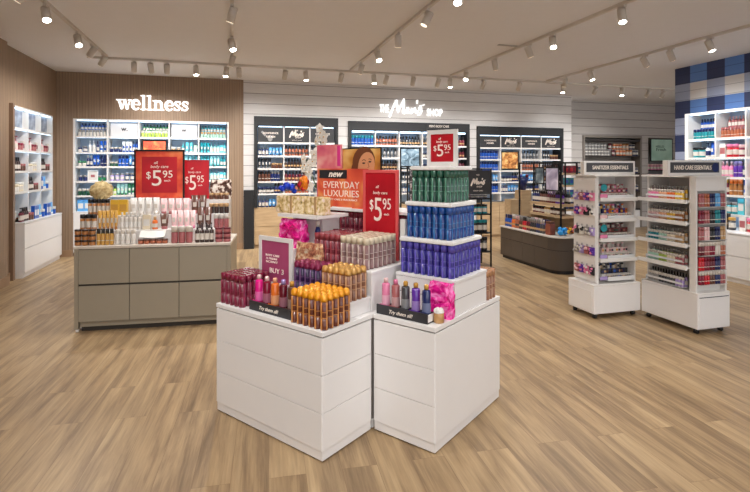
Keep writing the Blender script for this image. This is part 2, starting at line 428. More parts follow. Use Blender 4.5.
for sx in (0.1, 0.3, 0.6, 0.9, 1.2, 1.38): part('stand_off', MB().cyl((sx, 0.029, 0.10), (sx, 0.05, 0.10), 0.008, WHITE_MET), g)

# ------------------------------------------------------------------ products
rng = random.Random(7)
_pc = {}
BODY = lambda c: mat(c, 0.28, coat=0.3)
def product(kind, a, b, w, h):
    """one shelf product as a mesh: kind, body colour a, cap / second colour b"""
    key = (kind, a, b, round(w, 3), round(h, 3))
    if key in _pc: return _pc[key]
    A, B_ = BODY(a), BODY(b); W = mat('offwhite', 0.5); r = w / 2; m = MB(); n = 10
    if kind == 'bottle':
        m.lathe([(r * .94, 0), (r, h * .03), (r, h * .60), (r * .8, h * .70), (r * .42, h * .74)], A, n); m.lathe([(r * .5, h * .74), (r * .5, h * .98), (r * .4, h)], B_, n)
        m.lathe([(r * 1.02, h * .16), (r * 1.02, h * .46)], W if a != 'offwhite' and a != 'white' else B_, n, cap=False)
    elif kind == 'dark_bottle':
        m.lathe([(r * .94, 0), (r, h * .03), (r, h * .58), (r * .6, h * .68), (r * .45, h * .70)], A, n); m.lathe([(r * .6, h * .70), (r * .6, h * .98), (r * .5, h)], B_, n)
        m.lathe([(r * 1.02, h * .20), (r * 1.02, h * .36)], mat('tan' if a not in ('copper', 'grey') else 'darkgrey', 0.4), n, cap=False)
    elif kind == 'plain_bottle':
        m.lathe([(r * .94, 0), (r, h * .03), (r, h * .66), (r * .9, h * .70)], A, n); m.lathe([(r * .88, h * .70), (r * .88, h * .98), (r * .7, h)], B_, n)
        m.lathe([(r * 1.02, h * .25), (r * 1.02, h * .30)], W, n, cap=False)
    elif kind == 'pump':
        m.lathe([(r * .94, 0), (r, h * .03), (r, h * .58), (r * .4, h * .66)], A, n); m.lathe([(r * .42, h * .66), (r * .42, h * .76)], B_, n)
        m.cyl((0, 0, h * .76), (0, 0, h * .94), r * .15, B_, 6); m.box(-r * .2, r * .2, -r * .95, r * .3, h * .93, h, B_)
        m.lathe([(r * 1.02, h * .14), (r * 1.02, h * .46)], W if a not in ('offwhite', 'white') else B_, n, cap=False)
    elif kind == 'jar':
        m.lathe([(r * .9, 0), (r, h * .08), (r, h * .6), (r * .9, h * .66)], A, n); m.lathe([(r * 1.03, h * .66), (r * 1.03, h * .97), (r * .95, h)], B_, n)
    elif kind == 'tube':
        m.lathe([(r * .72, 0), (r * .72, h * .18)], B_, n)
        m.add([(r * .8 * math.cos(PI * k / 4), r * .62 * math.sin(PI * k / 4), h * .18) for k in range(8)] + [(r * math.cos(PI * k / 4), .003 * math.sin(PI * k / 4), h) for k in range(8)],
              [(k, (k + 1) % 8, 8 + (k + 1) % 8, 8 + k) for k in range(8)] + [tuple(range(8, 16))], A, True)
        m.box(-r * .45, r * .45, -r * .56, -r * .48, h * .38, h * .62, W if a not in ('offwhite', 'white') else B_)
    elif kind == 'box':
        m.box(-r, r, -r * .6, r * .6, 0, h, A); m.box(-r * .8, r * .8, -r * .6 - .002, -r * .6, h * .25, h * .7, B_)
    elif kind == 'candle':
        m.lathe([(r * .92, 0), (r, h * .06), (r, h * .74)], A, n); m.lathe([(r * 1.05, h * .76), (r * 1.05, h * .95), (r * .9, h)], B_, n)
        m.lathe([(r * 1.01, h * .2), (r * 1.01, h * .58)], W if a not in ('offwhite', 'white') else B_, n, cap=False)
    me = m.mesh(kind); _pc[key] = me
    return me
MENFR = []
NAMES = dict(dark_bottle=('toiletry_bottle', 'toiletry bottle', 'bottle'), bottle=('lotion_bottle', 'lotion bottle', 'bottle'), plain_bottle=('shower_gel_bottle', 'shower gel bottle', 'bottle'), pump=('pump_bottle', 'pump bottle', 'bottle'),
             jar=('cream_jar', 'cream jar', 'jar'), tube=('cream_tube', 'cream tube', 'tube'), box=('product_box', 'product box', 'box'), candle=('jar_candle', 'jar candle', 'candle'))
SAY = dict(palepink='pale pink', hotpink='hot pink', darkgreen='dark green', darkbrown='dark brown', darkgrey='dark grey', offwhite='off-white', sky='light blue')
say = lambda c: SAY.get(c, c)
def put(kind, a, b, w, h, fr, x, y, z, where, rz=0.0, first=None):
    nm, noun, cat = NAMES[kind]
    if fr in MENFR: nm = {'lotion_bottle': 'toiletry_bottle', 'shower_gel_bottle': 'body_wash_bottle'}.get(nm, nm)
    lab = '%s %s, %s %s, %s' % (say(a), noun, say(b), 'face' if kind == 'box' else 'cap' if kind in ('bottle', 'dark_bottle', 'plain_bottle', 'tube') else 'pump' if kind == 'pump' else 'lid', where)
    return solo(nm, product(kind, a, b, w, h), lab, cat, fr, x, y, z + 0.0008, '%s %s %ss %s' % (say(a), say(b), noun, where), rz)
def run(fr, x0, x1, y, z, items, where, rows=1, dy=0.07, jit=0.004):
    """fill a stretch of shelf: items = (kind, body, cap, width, height, count); spread evenly between x0 and x1"""
    tot = sum(it[3] * it[5] for it in items); gap = max(0.0, (x1 - x0 - tot) / max(1, sum(it[5] for it in items)))
    for r_ in range(rows):
        x = x0 + gap / 2
        for kind, a, b, w_, h, n in items:
            for _ in range(n):
                if x + w_ > x1 + 0.012: break
                put(kind, a, b, w_ * .95, h, fr, x + w_ / 2, y + r_ * dy + rng.uniform(-jit, jit), z, where)
                x += w_ + gap
ORD = ['top', 'second', 'third', 'fourth', 'fifth', 'sixth', 'seventh']

# ------------------------------------------------------------------ the white centre display (local x to the right along its front, y to the back)
DF = Frame(0.468, 2.641, math.radians(-53.8))
def cabinet(fr, x0, x1, y0, y1, H, seams_front, seams_side, label, lam, toe=0.04, side_panel_faces=('front', 'left', 'right')):
    """drawer-fronted island cabinet: carcass, plinth, worktop and one panel per drawer front"""
    g = thing('display_cabinet', label, 'cabinet', fr, x0, y0, 0)
    W_, D_ = x1 - x0, y1 - y0
    part('plinth', MB().box(0.03, W_ - 0.03, 0.03, D_ - 0.03, 0, toe, mat((70, 62, 56), 0.6, name='plinth_board')), g)
    part('carcass', MB().box(0.012, W_ - 0.012, 0.012, D_ - 0.012, toe - 0.01, H - 0.03, GAP if lam is not WHITE_LAM else mat((150, 142, 136), 0.6, name='seam_shade_board')), g)
    part('worktop', MB().box(0, W_, 0, D_, H - 0.026, H, lam if lam is WHITE_LAM else WHITE_LAM), g, bevel=0.002)
    part('skirting', MB().box(0.006, W_ - 0.006, 0.006, D_ - 0.006, 0.008, toe + 0.018, lam), g)
    z0, z1 = toe + 0.02, H - 0.032
    return g, W_, D_, z0, z1
def panels(g, W_, D_, z0, z1, face, cols, rows, lam, name='drawer_front', gap=0.0028):
    Lf = W_ if face in ('front', 'back') else D_
    for c in range(cols):
        for r in range(rows):
            a0 = 0.004 + (Lf - 0.008) * c / cols + gap / 2; a1 = 0.004 + (Lf - 0.008) * (c + 1) / cols - gap / 2
            b0 = z0 + (z1 - z0) * r / rows + gap / 2; b1 = z0 + (z1 - z0) * (r + 1) / rows - gap / 2
            m = MB()
            if face == 'front': m.box(a0, a1, 0, 0.012, b0, b1, lam)
            elif face == 'back': m.box(a0, a1, D_ - 0.012, D_, b0, b1, lam)
            elif face == 'left': m.box(0, 0.012, a0, a1, b0, b1, lam)
            else: m.box(W_ - 0.012, W_, a0, a1, b0, b1, lam)
            part(name, m, g, bevel=0.0015)
gA = cabinet(DF, -0.962, 0, 0, 0.432, 0.706, (), (), 'long white three-drawer cabinet at the front of the island, under amber and crimson bottles', WHITE_LAM)
panels(*gA, 'front', 1, 3, WHITE_LAM); panels(*gA, 'right', 1, 3, WHITE_LAM, 'side_panel'); panels(*gA, 'left', 1, 1, WHITE_LAM, 'side_panel'); panels(*gA, 'back', 1, 1, WHITE_LAM, 'back_panel')
gB = cabinet(DF, 0.006, 0.442, 0.438, 1.31, 0.706, (), (), 'white display cabinet with three narrow drawers under the green, blue and purple bottle tower', WHITE_LAM)
panels(*gB, 'front', 1, 3, WHITE_LAM); panels(*gB, 'right', 1, 1, WHITE_LAM, 'side_panel'); panels(*gB, 'left', 1, 1, WHITE_LAM, 'side_panel'); panels(*gB, 'back', 1, 1, WHITE_LAM, 'back_panel')
gC = cabinet(DF, -0.88, 0.0, 0.438, 1.31, 0.706, (), (), 'white display cabinet at the back of the island under the stepped risers', WHITE_LAM)
panels(*gC, 'left', 1, 3, WHITE_LAM, 'side_panel'); panels(*gC, 'back', 1, 3, WHITE_LAM)

def riser(label, x0, x1, y0, y1, z0, z1, seam=False, fr=DF, name='display_riser', matl=None):
    g = thing(name, label, 'riser', fr, x0, y0, z0)
    W_, D_, H_ = x1 - x0, y1 - y0, z1 - z0
    L_ = matl or WHITE_LAM
    if seam:
        part('box_body', MB().box(0.002, W_ - 0.002, 0.002, D_ - 0.002, 0, H_ - 0.018, GAP), g)
        for k in range(2): part('side_board', MB().box(0, W_, 0, D_, (H_ - 0.018) * k / 2 + 0.002, (H_ - 0.018) * (k + 1) / 2 - 0.002, L_), g)
    else: part('box_body', MB().box(0, W_, 0, D_, 0, H_ - 0.018, L_), g, bevel=0.002)
    part('top_board', MB().box(-0.004, W_ + 0.004, -0.004, D_ + 0.004, H_ - 0.018, H_, L_), g, bevel=0.002)
    return g
S1Z, S2Z, S3Z, S4Z = 0.80, 0.95, 1.07, 1.265
riser('low white riser under the copper-brown and violet bottles, lowest step of the island', -0.93, -0.045, 0.262, 0.470, 0.706, S1Z)
riser('middle white riser under the beige-capped bottles of the island', -0.92, -0.035, 0.476, 0.895, 0.706, S2Z)
riser('tall white riser at the back of the island behind the bottle rows', -0.90, -0.035, 0.922, 1.29, 0.706, S3Z)

# mist bottles in tight blocks; every bottle is its own object with its cap as a part
def mist_meshes(key, body, seam, capc, cap_style='round', h=0.2, r=0.0225):
    m = MB(); n = 12; A = mat(body, 0.22, coat=0.5, name=key + '_mist_body'); SM = mat(seam, 0.2, coat=0.5, name=key + '_mist_edge'); ro = -PI / 12  # seam tone paints in shine between bottles; the thin rings are label lines
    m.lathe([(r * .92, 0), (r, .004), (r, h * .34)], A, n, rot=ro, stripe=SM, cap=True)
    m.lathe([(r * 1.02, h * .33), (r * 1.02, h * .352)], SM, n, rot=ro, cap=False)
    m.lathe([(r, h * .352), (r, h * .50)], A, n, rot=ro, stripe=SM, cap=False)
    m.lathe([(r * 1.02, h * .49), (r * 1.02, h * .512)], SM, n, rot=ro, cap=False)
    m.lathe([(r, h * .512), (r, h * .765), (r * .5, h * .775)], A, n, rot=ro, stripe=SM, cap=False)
    C_ = mat(capc, 0.16, 0.0 if cap_style == 'clear' else 0.25, coat=0.5, name=key + '_mist_cap')
    c = MB()
    if cap_style == 'clear': c.lathe([(r * .98, h * .78), (r * .98, h * .985), (r * .8, h)], C_, 12)
    else: c.lathe([(r * .96, h * .78), (r * .98, h * .85), (r * .88, h * .92), (r * .6, h * .965), (r * .25, h * .98)], C_, 12)
    return m.mesh('mist_bottle'), c.mesh('cap')
def block(key, body, seam, capc, x0, y0, z, nx, ny, label, group, style='round', ring=False, sp=0.0465, keep=None, fr=DF, h=0.2):
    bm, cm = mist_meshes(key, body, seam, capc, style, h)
    for i in range(nx):
        for j in range(ny):
            if ring and 0 < i < nx - 1 and 0 < j < ny - 1: continue
            if keep and not keep(i, j): continue
            o = solo('mist_bottle', bm, label, 'bottle', fr, x0 + sp * (i + .5), y0 + sp * (j + .5), z, group)
            link('cap', cm, o)
Z0 = 0.706
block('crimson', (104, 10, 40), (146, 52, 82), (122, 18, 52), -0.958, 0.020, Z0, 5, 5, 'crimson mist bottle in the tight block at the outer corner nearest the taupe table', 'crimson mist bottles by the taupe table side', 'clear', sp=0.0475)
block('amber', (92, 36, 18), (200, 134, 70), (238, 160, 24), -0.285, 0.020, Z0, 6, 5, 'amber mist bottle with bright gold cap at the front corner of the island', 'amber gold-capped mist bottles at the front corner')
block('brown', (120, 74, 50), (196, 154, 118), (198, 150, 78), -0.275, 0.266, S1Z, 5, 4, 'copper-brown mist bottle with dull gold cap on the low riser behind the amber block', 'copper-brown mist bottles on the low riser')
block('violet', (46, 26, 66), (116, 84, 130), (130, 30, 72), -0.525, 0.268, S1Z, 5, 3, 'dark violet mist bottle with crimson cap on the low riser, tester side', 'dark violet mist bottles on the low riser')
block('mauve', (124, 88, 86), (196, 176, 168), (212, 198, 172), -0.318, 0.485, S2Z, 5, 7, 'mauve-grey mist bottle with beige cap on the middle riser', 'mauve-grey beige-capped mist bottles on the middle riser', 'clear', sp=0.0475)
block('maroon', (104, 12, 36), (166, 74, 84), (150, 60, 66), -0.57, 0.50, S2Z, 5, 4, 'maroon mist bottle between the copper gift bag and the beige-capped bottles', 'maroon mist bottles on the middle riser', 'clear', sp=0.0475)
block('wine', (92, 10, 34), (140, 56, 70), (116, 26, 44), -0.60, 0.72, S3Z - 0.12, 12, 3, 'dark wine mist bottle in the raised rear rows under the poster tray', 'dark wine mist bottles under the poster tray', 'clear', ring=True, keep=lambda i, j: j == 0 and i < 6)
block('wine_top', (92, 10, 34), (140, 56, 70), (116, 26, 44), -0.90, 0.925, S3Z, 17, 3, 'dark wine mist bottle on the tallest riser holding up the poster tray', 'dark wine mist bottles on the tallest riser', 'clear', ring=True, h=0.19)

# bottle tower on the right cabinet
riser('white two-board riser carrying the three-tier bottle tower', 0.0, 0.430, 0.690, 1.115, Z0, 0.921, seam=True)
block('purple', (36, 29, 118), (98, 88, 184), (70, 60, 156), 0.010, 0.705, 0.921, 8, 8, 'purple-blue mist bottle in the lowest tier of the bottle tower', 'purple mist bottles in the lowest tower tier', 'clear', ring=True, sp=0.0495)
def tower_tray(label, x0, x1, y0, y1, z):
    g = thing('display_tray', label, 'tray', DF, x0, y0, z)
    part('tray_board', MB().box(0, x1 - x0, 0, y1 - y0, 0, 0.026, WHITE_LAM), g, bevel=0.003)
    part('foil_edge', MB().box(-0.003, x1 - x0 + 0.003, -0.003, y1 - y0 + 0.003, 0.005, 0.02, mat((238, 236, 232), 0.25, name='glossy_white_edge')), g)
tower_tray('white tray between the purple and the blue tower tiers', 0.02, 0.405, 0.705, 1.09, 1.123)
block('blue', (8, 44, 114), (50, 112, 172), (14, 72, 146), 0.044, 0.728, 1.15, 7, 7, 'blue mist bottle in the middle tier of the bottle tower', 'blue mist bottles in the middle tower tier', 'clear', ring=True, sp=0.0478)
tower_tray('white tray between the blue and the green tower tiers', 0.045, 0.378, 0.73, 1.063, 1.352)
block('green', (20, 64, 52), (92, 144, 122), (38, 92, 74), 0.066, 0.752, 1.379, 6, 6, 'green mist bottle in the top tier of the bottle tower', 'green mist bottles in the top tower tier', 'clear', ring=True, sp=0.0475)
tower_tray('white lid tray on top of the bottle tower under the small sale sign', 0.07, 0.36, 0.75, 1.04, 1.58)
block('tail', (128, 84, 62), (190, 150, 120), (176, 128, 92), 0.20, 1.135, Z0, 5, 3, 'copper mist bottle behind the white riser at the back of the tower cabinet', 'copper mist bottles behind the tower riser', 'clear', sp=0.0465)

# signs -------------------------------------------------------------
REDC = blotch_material('red_sale_print', [(0.2, (150, 12, 30)), (0.55, (196, 22, 38)), (0.85, (216, 50, 50))], 3)
REDHOT = blotch_material('glowing_orange_border_print', [(0.25, (186, 30, 34)), (0.5, (226, 80, 50)), (0.75, (246, 150, 90))], 5)
INK = mat((250, 238, 226), 0.5, name='pale_lettering')
def sale_text(m, w_, h_, y, z0=0.0, ink=None):
    k = ink or INK
    m.text('all', -0.10 * w_, z0 + h_ * 0.80, w_ * 0.11, y, k, shear=0.25)
    m.text('body care', 0, z0 + h_ * 0.69, w_ * 0.50, y, k, shear=0.15)
    m.text('$', -0.31 * w_, z0 + h_ * 0.40, w_ * 0.13, y, k, h=h_ * 0.22); m.text('5', -0.08 * w_, z0 + h_ * 0.20, w_ * 0.27, y, k, h=h_ * 0.43)
    m.text('95', 0.23 * w_, z0 + h_ * 0.42, w_ * 0.28, y, k, h=h_ * 0.20); m.text('each', 0.22 * w_, z0 + h_ * 0.31, w_ * 0.17, y, k)
def framed_sign(label, fr, x, y, z, w_, h_, fw, frame_m, field_m, border_m=None, bw=0.0, text=sale_text, feet=True, lean=0.0, name='sale_sign', foot_h=0.0, cat='sign', rz=0.0):
    g = thing(name, label, cat, fr, x, y, z, rz=rz)
    m = MB(); t = 0.014
    m.box(-w_ / 2, w_ / 2, 0, t, foot_h, foot_h + fw, frame_m).box(-w_ / 2, w_ / 2, 0, t, h_ - fw, h_, frame_m).box(-w_ / 2, -w_ / 2 + fw, 0, t, foot_h + fw, h_ - fw, frame_m).box(w_ / 2 - fw, w_ / 2, 0, t, foot_h + fw, h_ - fw, frame_m)
    part('frame', m, g)
    m = MB().box(-w_ / 2 + fw, w_ / 2 - fw, 0.005, t - 0.001, foot_h + fw, h_ - fw, border_m or field_m)
    part('border_print' if border_m else 'printed_panel', m, g)
    iw, z0, ih = w_ - 2 * fw - 2 * bw, foot_h + fw + bw, h_ - foot_h - 2 * fw - 2 * bw
    if border_m: part('printed_panel', MB().box(-iw / 2, iw / 2, 0.003, 0.0055, z0, z0 + ih, field_m), g)
    m = MB(); text(m, iw, ih, 0.0005 if border_m else 0.002, z0)
    if m.v: part('lettering', m, g)
    if feet: part('stand', MB().box(-w_ * .3, w_ * .3, -0.01, 0.05, 0, 0.008, frame_m).box(-w_ * .06, w_ * .06, 0.014, 0.022, 0.008, foot_h + fw + 0.02, frame_m), g)
    return g
# tray over the rear rows, with the posters
tray_y0, tray_y1 = 0.88, 1.07
g = thing('display_tray', 'long white tray across the rear wine bottles carrying posters and gold boxes', 'tray', DF, -0.93, 0.90, S4Z)
part('tray_board', MB().box(0, 0.915, 0, 0.30, 0, 0.022, WHITE_LAM), g, bevel=0.003)
TZ = S4Z + 0.022
def pf(px, y): return DF.fx(px, y)
SUN = blotch_material('sunset_orange_print', [(0.2, (190, 52, 44)), (0.42, (226, 92, 62)), (0.6, (240, 150, 86)), (0.8, (250, 210, 140))], 4, 0.45, 2, distort=1.2)
PINKP = blotch_material('magenta_petal_print', [(0.3, (206, 70, 110)), (0.5, (228, 120, 130)), (0.7, (244, 190, 176))], 6, 0.45, 2)
y = 0.92
x0, x1 = pf(318, y), pf(368, y)
g = thing('promotional_poster', 'orange sunset poster reading new EVERYDAY LUXURIES standing on the rear tray', 'poster', DF, (x0 + x1) / 2, y, TZ)
w_ = x1 - x0; h_ = 0.30
part('printed_panel', MB().box(-w_ / 2, w_ / 2, 0, 0.006, 0, h_, SUN), g)
m = MB(); m.text('EVERYDAY', -0.01, 0.15, w_ * 0.72, -0.002, INK, h=0.052); m.text('LUXURIES', -0.01, 0.085, w_ * 0.70, -0.002, INK, h=0.05); m.text('BODY CARE & FRAGRANCE', 0.0, 0.055, w_ * 0.6, -0.002, INK, h=0.014)
part('lettering', m, g)
m = MB().box(-w_ / 2 + 0.02, 0.05, -0.004, 0, 0.225, 0.29, mat('charcoal')); m.text('new', -0.06, 0.237, 0.15, -0.007, INK, h=0.036, shear=0.3, bold=0.02); part('name_banner', m, g)
part('stand', MB().box(-0.1, 0.1, -0.005, 0.05, 0, 0.006, WHITE_MET).box(-0.03, 0.03, 0.006, 0.012, 0.006, 0.15, WHITE_MET), g)
# photograph of a smiling woman
y = 1.00
x0, x1 = pf(341, y), pf(381, y); w_ = x1 - x0; h_ = 0.46
g = thing('photo_poster', 'black-edged poster photograph of a smiling woman in golden light behind the orange poster', 'poster', DF, (x0 + x1) / 2, y, TZ)
GOLDBG = blotch_material('golden_blur_print', [(0.25, (128, 62, 30)), (0.5, (206, 138, 60)), (0.75, (246, 214, 138))], 5, 0.45, 2)
part('frame', MB().box(-w_ / 2, w_ / 2, 0.002, 0.012, 0, h_, BLACKMET), g)
part('printed_panel', MB().box(-w_ / 2 + 0.008, w_ / 2 - 0.008, 0, 0.003, 0.008, h_ - 0.008, GOLDBG), g)
SK, HR, LP = mat((222, 156, 112), 0.5), mat((112, 62, 34), 0.6), mat((176, 60, 54), 0.4)
m = MB(); q = 1.25; ox, oz = 0.045, 0.325
E_ = lambda cx, cz, rx, rz_, y_, mm, t=0.0: m.ellipse(ox + cx * q, oz + cz * q, rx * q, rz_ * q, y_, mm, tilt=t)
S_ = lambda pts, w_2, y_, mm: m.stroke([(ox + a * q, oz + b * q) for a, b in pts], w_2 * q, y_, mm)
E_(-.01, .02, .088, .095, -0.002, HR, -.3); E_(-.065, -.08, .04, .10, -0.0022, HR, .2); 
E_(.012, -.005, .064, .088, -0.004, SK, -.25); E_(-.01, -.13, .045, .07, -0.0035, SK)
E_(.042, .022, .011, .005, -0.006, mat('darkbrown')); E_(-.006, .014, .012, .005, -0.006, mat('darkbrown'))
S_([(.026, .018), (.036, -.008), (.024, -.014)], .004, -0.006, mat((170, 108, 76))); S_([(-.008, -.032), (.014, -.044), (.042, -.032)], .011, -0.006, mat('offwhite')); S_([(-.010, -.038), (.014, -.053), (.045, -.037)], .006, -0.0065, LP)
S_([(-.018, .030), (-.004, .036), (.010, .029)], .004, -0.006, HR); S_([(.032, .038), (.044, .040), (.054, .032)], .004, -0.006, HR)
part('portrait_print', m, g)
# magenta petal card
y = 0.975
x0, x1 = pf(317, y), pf(342, y); w_ = x1 - x0
g = thing('promotional_card', 'magenta and peach petal-print card beside the photo poster', 'poster', DF, (x0 + x1) / 2, y, TZ)
part('printed_panel', MB().box(-w_ / 2, w_ / 2, 0, 0.006, 0, 0.49, PINKP), g)
m = MB().box(w_ / 2 - 0.05, w_ / 2 - 0.015, -0.002, 0, 0.32, 0.48, mat((226, 60, 140))); part('colour_stripe', m, g)
# big red price sign, right of the poster
y = 0.875
x0, x1 = pf(364, y), pf(399, y)
framed_sign('tall red $5.95 sale sign behind the beige-capped bottles on the island', DF, min((x0 + x1) / 2, -0.02), y - 0.012, S2Z + 0.0, x1 - x0, 0.63, 0.022, mat((226, 92, 92), 0.4, name='translucent_red_edge'), REDC, REDC, 0.008,
            text=lambda m, a, b, yy, z0: sale_text(m, a, b * 0.68, yy, z0 + b * 0.28), feet=True)
# sign on the tower
framed_sign('small white-framed red sale sign reading $5.95 on top of the bottle tower', DF, (pf(427, 0.86) + pf(457, 0.86)) / 2, 0.86, 1.606, 0.225, 0.235, 0.028, WHITE_MET, REDC)
m = MB()
# pink announcement in a white frame
def pink_text(m, w_, h_, y, z0):
    m.text('BODY CARE', -0.10 * w_, z0 + h_ * 0.62, w_ * 0.5, y, INK, h=h_ * .05); m.text('A FRESH', -0.14 * w_, z0 + h_ * 0.54, w_ * 0.4, y, INK, h=h_ * .05); m.text('SCENT', -0.12 * w_, z0 + h_ * 0.46, w_ * 0.44, y, INK, h=h_ * .05)
    m.text('BUY 3', 0.05 * w_, z0 + h_ * 0.22, w_ * 0.5, y, INK, h=h_ * .12)
PINKSIGN = blotch_material('dusky_pink_print', [(0.2, (150, 52, 96)), (0.6, (176, 78, 116)), (0.9, (200, 110, 130))], 4)
y = 0.275
x0, x1 = pf(259, y), pf(292, y)
framed_sign('white-framed dusky pink notice standing behind the crimson bottles on the low riser', DF, (x0 + x1) / 2, y - 0.002, S1Z, x1 - x0, 0.33, 0.028, WHITE_MET, PINKSIGN, text=pink_text, name='notice_sign')

# tester trays
def tester(label_tray, x0, x1, y0, bottles, group_hint):
    g = thing('tester_tray', label_tray, 'tray', DF, x0, y0, Z0)
    W_ = x1 - x0; D_ = 0.085
    CH = mat((48, 48, 52), 0.35, name='charcoal_acrylic')
    part('tray_base', MB().box(0, W_, 0, D_, 0, 0.008, CH).box(0, W_, D_ - 0.006, D_, 0.008, 0.05, CH).box(0, 0.006, 0.006, D_ - 0.006, 0.008, 0.05, CH).box(W_ - 0.006, W_, 0.006, D_ - 0.006, 0.008, 0.05, WHITE_MET), g)
    part('front_panel', MB().box(0, W_, -0.002, 0.006, 0.002, 0.058, CH), g)
    m = MB(); m.text('Try them all!', W_ / 2, 0.018, W_ * 0.46, -0.006, INK, h=0.028, shear=0.3); part('lettering', m, g)
    for k in range(len(bottles)): part('scent_tab', MB().box(W_ * (k + .5) / len(bottles) - 0.02, W_ * (k + .5) / len(bottles) + 0.02, 0.008, 0.014, 0.054, 0.061, mat(bottles[k][0])), g)
    for k, (body, capc, nm) in enumerate(bottles):
        b = MB(); r = 0.0255; h = 0.205
        b.lathe([(r * .92, 0), (r, .004), (r, h * .80), (r * .9, h * .84), (r * .4, h * .86)], mat(body, 0.15, coat=0.7), 12)
        b.lathe([(r * 1.02, h * .22), (r * 1.02, h * .5)], mat(tuple(min(255, int(v * .6 + 90)) for v in PAL.get(body, body)) if isinstance(body, str) else body, 0.4, name='tester_label_tone'), 12, cap=False)
        o = solo('tester_bottle', b, nm, 'bottle', DF, x0 + W_ * (k + .5) / len(bottles), y0 + 0.047, Z0 + 0.0085)
        part('cap', MB().lathe([(r * .55, h * .865), (r * .55, h * .97), (r * .4, h)], mat(capc, 0.2, 0.3), 12), o)
tester('charcoal tester tray lettered Try them all! in front of the pink notice', -0.675, -0.300, 0.045, [
    ('hotpink', 'palepink', 'magenta tester bottle in the tray before the pink notice'), ('crimson', 'palepink', 'deep crimson tester bottle between magenta and orange-red testers'),
    ('orange', 'peach', 'orange-red tester bottle in the tray before the pink notice'), ('maroon', 'lilac', 'plum tester bottle between orange-red and gold-capped brown testers'),
    ('brown', 'gold', 'brown gold-capped tester bottle standing against the amber bottle block')], '')
tester('charcoal tester tray lettered Try them all! in front of the bottle tower', 0.0 + 0.012, 0.375, 0.465, [
    ('pink', 'palepink', 'pale pink tester bottle at the inner end of the tower tester tray'), ('rose', 'pink', 'rose tester bottle between pale pink and smoky grey testers'),
    ('darkgrey', 'gold', 'smoky grey tester bottle in the middle of the tower tester tray'), ('purple', 'gold', 'purple tester bottle between smoky grey and navy testers'),
    ('navy', 'gold', 'navy tester bottle beside the hot pink bag, tower tester tray')], '')

# canister with a white lid beside the tray
g = thing('jar_candle', 'small golden-brown canister with fluffy white top beside the tower tester tray', 'jar', DF, 0.405, 0.54, Z0)
part('jar', MB().lathe([(0.026, 0), (0.03, 0.003), (0.03, 0.062)], blotch_material('kraft_gold', [(0.3, (150, 108, 62)), (0.7, (196, 152, 98))], 12), 16), g)
m = MB()
for a in range(5): m.ball((0.016 * math.cos(a * 1.256), 0.016 * math.sin(a * 1.256), 0.07), 0.014, mat('white', 0.7), 8)
m.lathe([(0.0305, 0.058), (0.0305, 0.066)], mat('white', 0.5), 16); part('lid', m, g)

# wrapped gifts -------------------------------------------------------
def bag(label, fr, x, y, z, w_, d_, h_, body, ribbon, seed, top=True, rz=0.0, name='gift_bag'):
    r2 = random.Random(seed); g = thing(name, label, 'gift bag', fr, x, y, z, rz=rz)
    m = MB(); nx, nz = 14, 10; vs = []
    def ring(t):
        pts = []
        per = 2 * nx
        bulge = 1 + 0.10 * math.sin(t * PI)
        for k in range(per):
            a = 2 * PI * k / per
            c, s_ = math.cos(a), math.sin(a)
            px_ = (abs(c) ** 0.35) * (1 if c > 0 else -1) * w_ / 2 * bulge * (1 - 0.06 * t); py_ = (abs(s_) ** 0.35) * (1 if s_ > 0 else -1) * d_ / 2 * bulge * (1 - 0.3 * t)
            j = 0.008 if 0 < t else 0
            pts.append((px_ + r2.uniform(-j, j), py_ + r2.uniform(-j, j), t * h_ + (r2.uniform(-j, j) if 0 < t else 0)))
        return pts
    rows = [ring(t / nz) for t in range(nz + 1)]
    for q in rows: vs += q
    P_ = 2 * nx
    fs = [(i * P_ + k, i * P_ + (k + 1) % P_, (i + 1) * P_ + (k + 1) % P_, (i + 1) * P_ + k) for i in range(nz) for k in range(P_)]
    fs += [tuple(reversed(range(P_))), tuple(range(nz * P_, (nz + 1) * P_))]
    m.add(vs, fs, body, False); part('wrapped_body', m, g)
    if ribbon:
        m = MB()
        for s_ in (-1, 1):
            m.stroke([(0, h_ * .72), (s_ * w_ * .18, h_ * .86), (s_ * w_ * .30, h_ * .74), (s_ * w_ * .16, h_ * .66), (0, h_ * .70)], w_ * .05, -d_ / 2 * 1.18, ribbon, 0.01)
            m.stroke([(0, h_ * .70), (s_ * w_ * .22, h_ * .40)], w_ * .05, -d_ / 2 * 1.18, ribbon, 0.008)
        m.ball((0, -d_ / 2 * 1.15, h_ * .70), w_ * .04, ribbon, 8); part('bow', m, g)
    return g
HOT = blotch_material('crinkled_hot_pink_wrap', [(0.3, (176, 8, 100)), (0.46, (236, 30, 148)), (0.62, (250, 140, 204))], 16, 0.25, 3, distort=1.5)  # pale pink blotches paint in highlights on the crinkled wrap
COPW = blotch_material('copper_sequin_wrap', [(0.3, (120, 60, 50)), (0.45, (196, 128, 96)), (0.56, (232, 196, 150)), (0.7, (252, 244, 220))], 34, 0.3, 3, 0.2)
GOLDW = blotch_material('gold_floral_wrap', [(0.3, (120, 104, 56)), (0.42, (204, 172, 110)), (0.56, (238, 216, 170)), (0.7, (250, 228, 222))], 34, 0.4, 3)
y = 0.54
riser('white box riser under the hot pink gift bag with bow', pf(276, y), pf(276, y) + 0.26, 0.487, 0.62, S2Z, S2Z + 0.07)
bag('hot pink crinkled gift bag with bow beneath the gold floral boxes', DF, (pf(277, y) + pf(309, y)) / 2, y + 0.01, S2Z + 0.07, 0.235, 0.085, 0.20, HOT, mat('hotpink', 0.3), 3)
y = 0.40
bag('copper and ivory sequined gift bag behind the violet bottles', DF, (pf(293, y) + pf(319, y)) / 2 - 0.005, 0.444, S1Z, 0.235, 0.036, 0.285, COPW, None, 5)
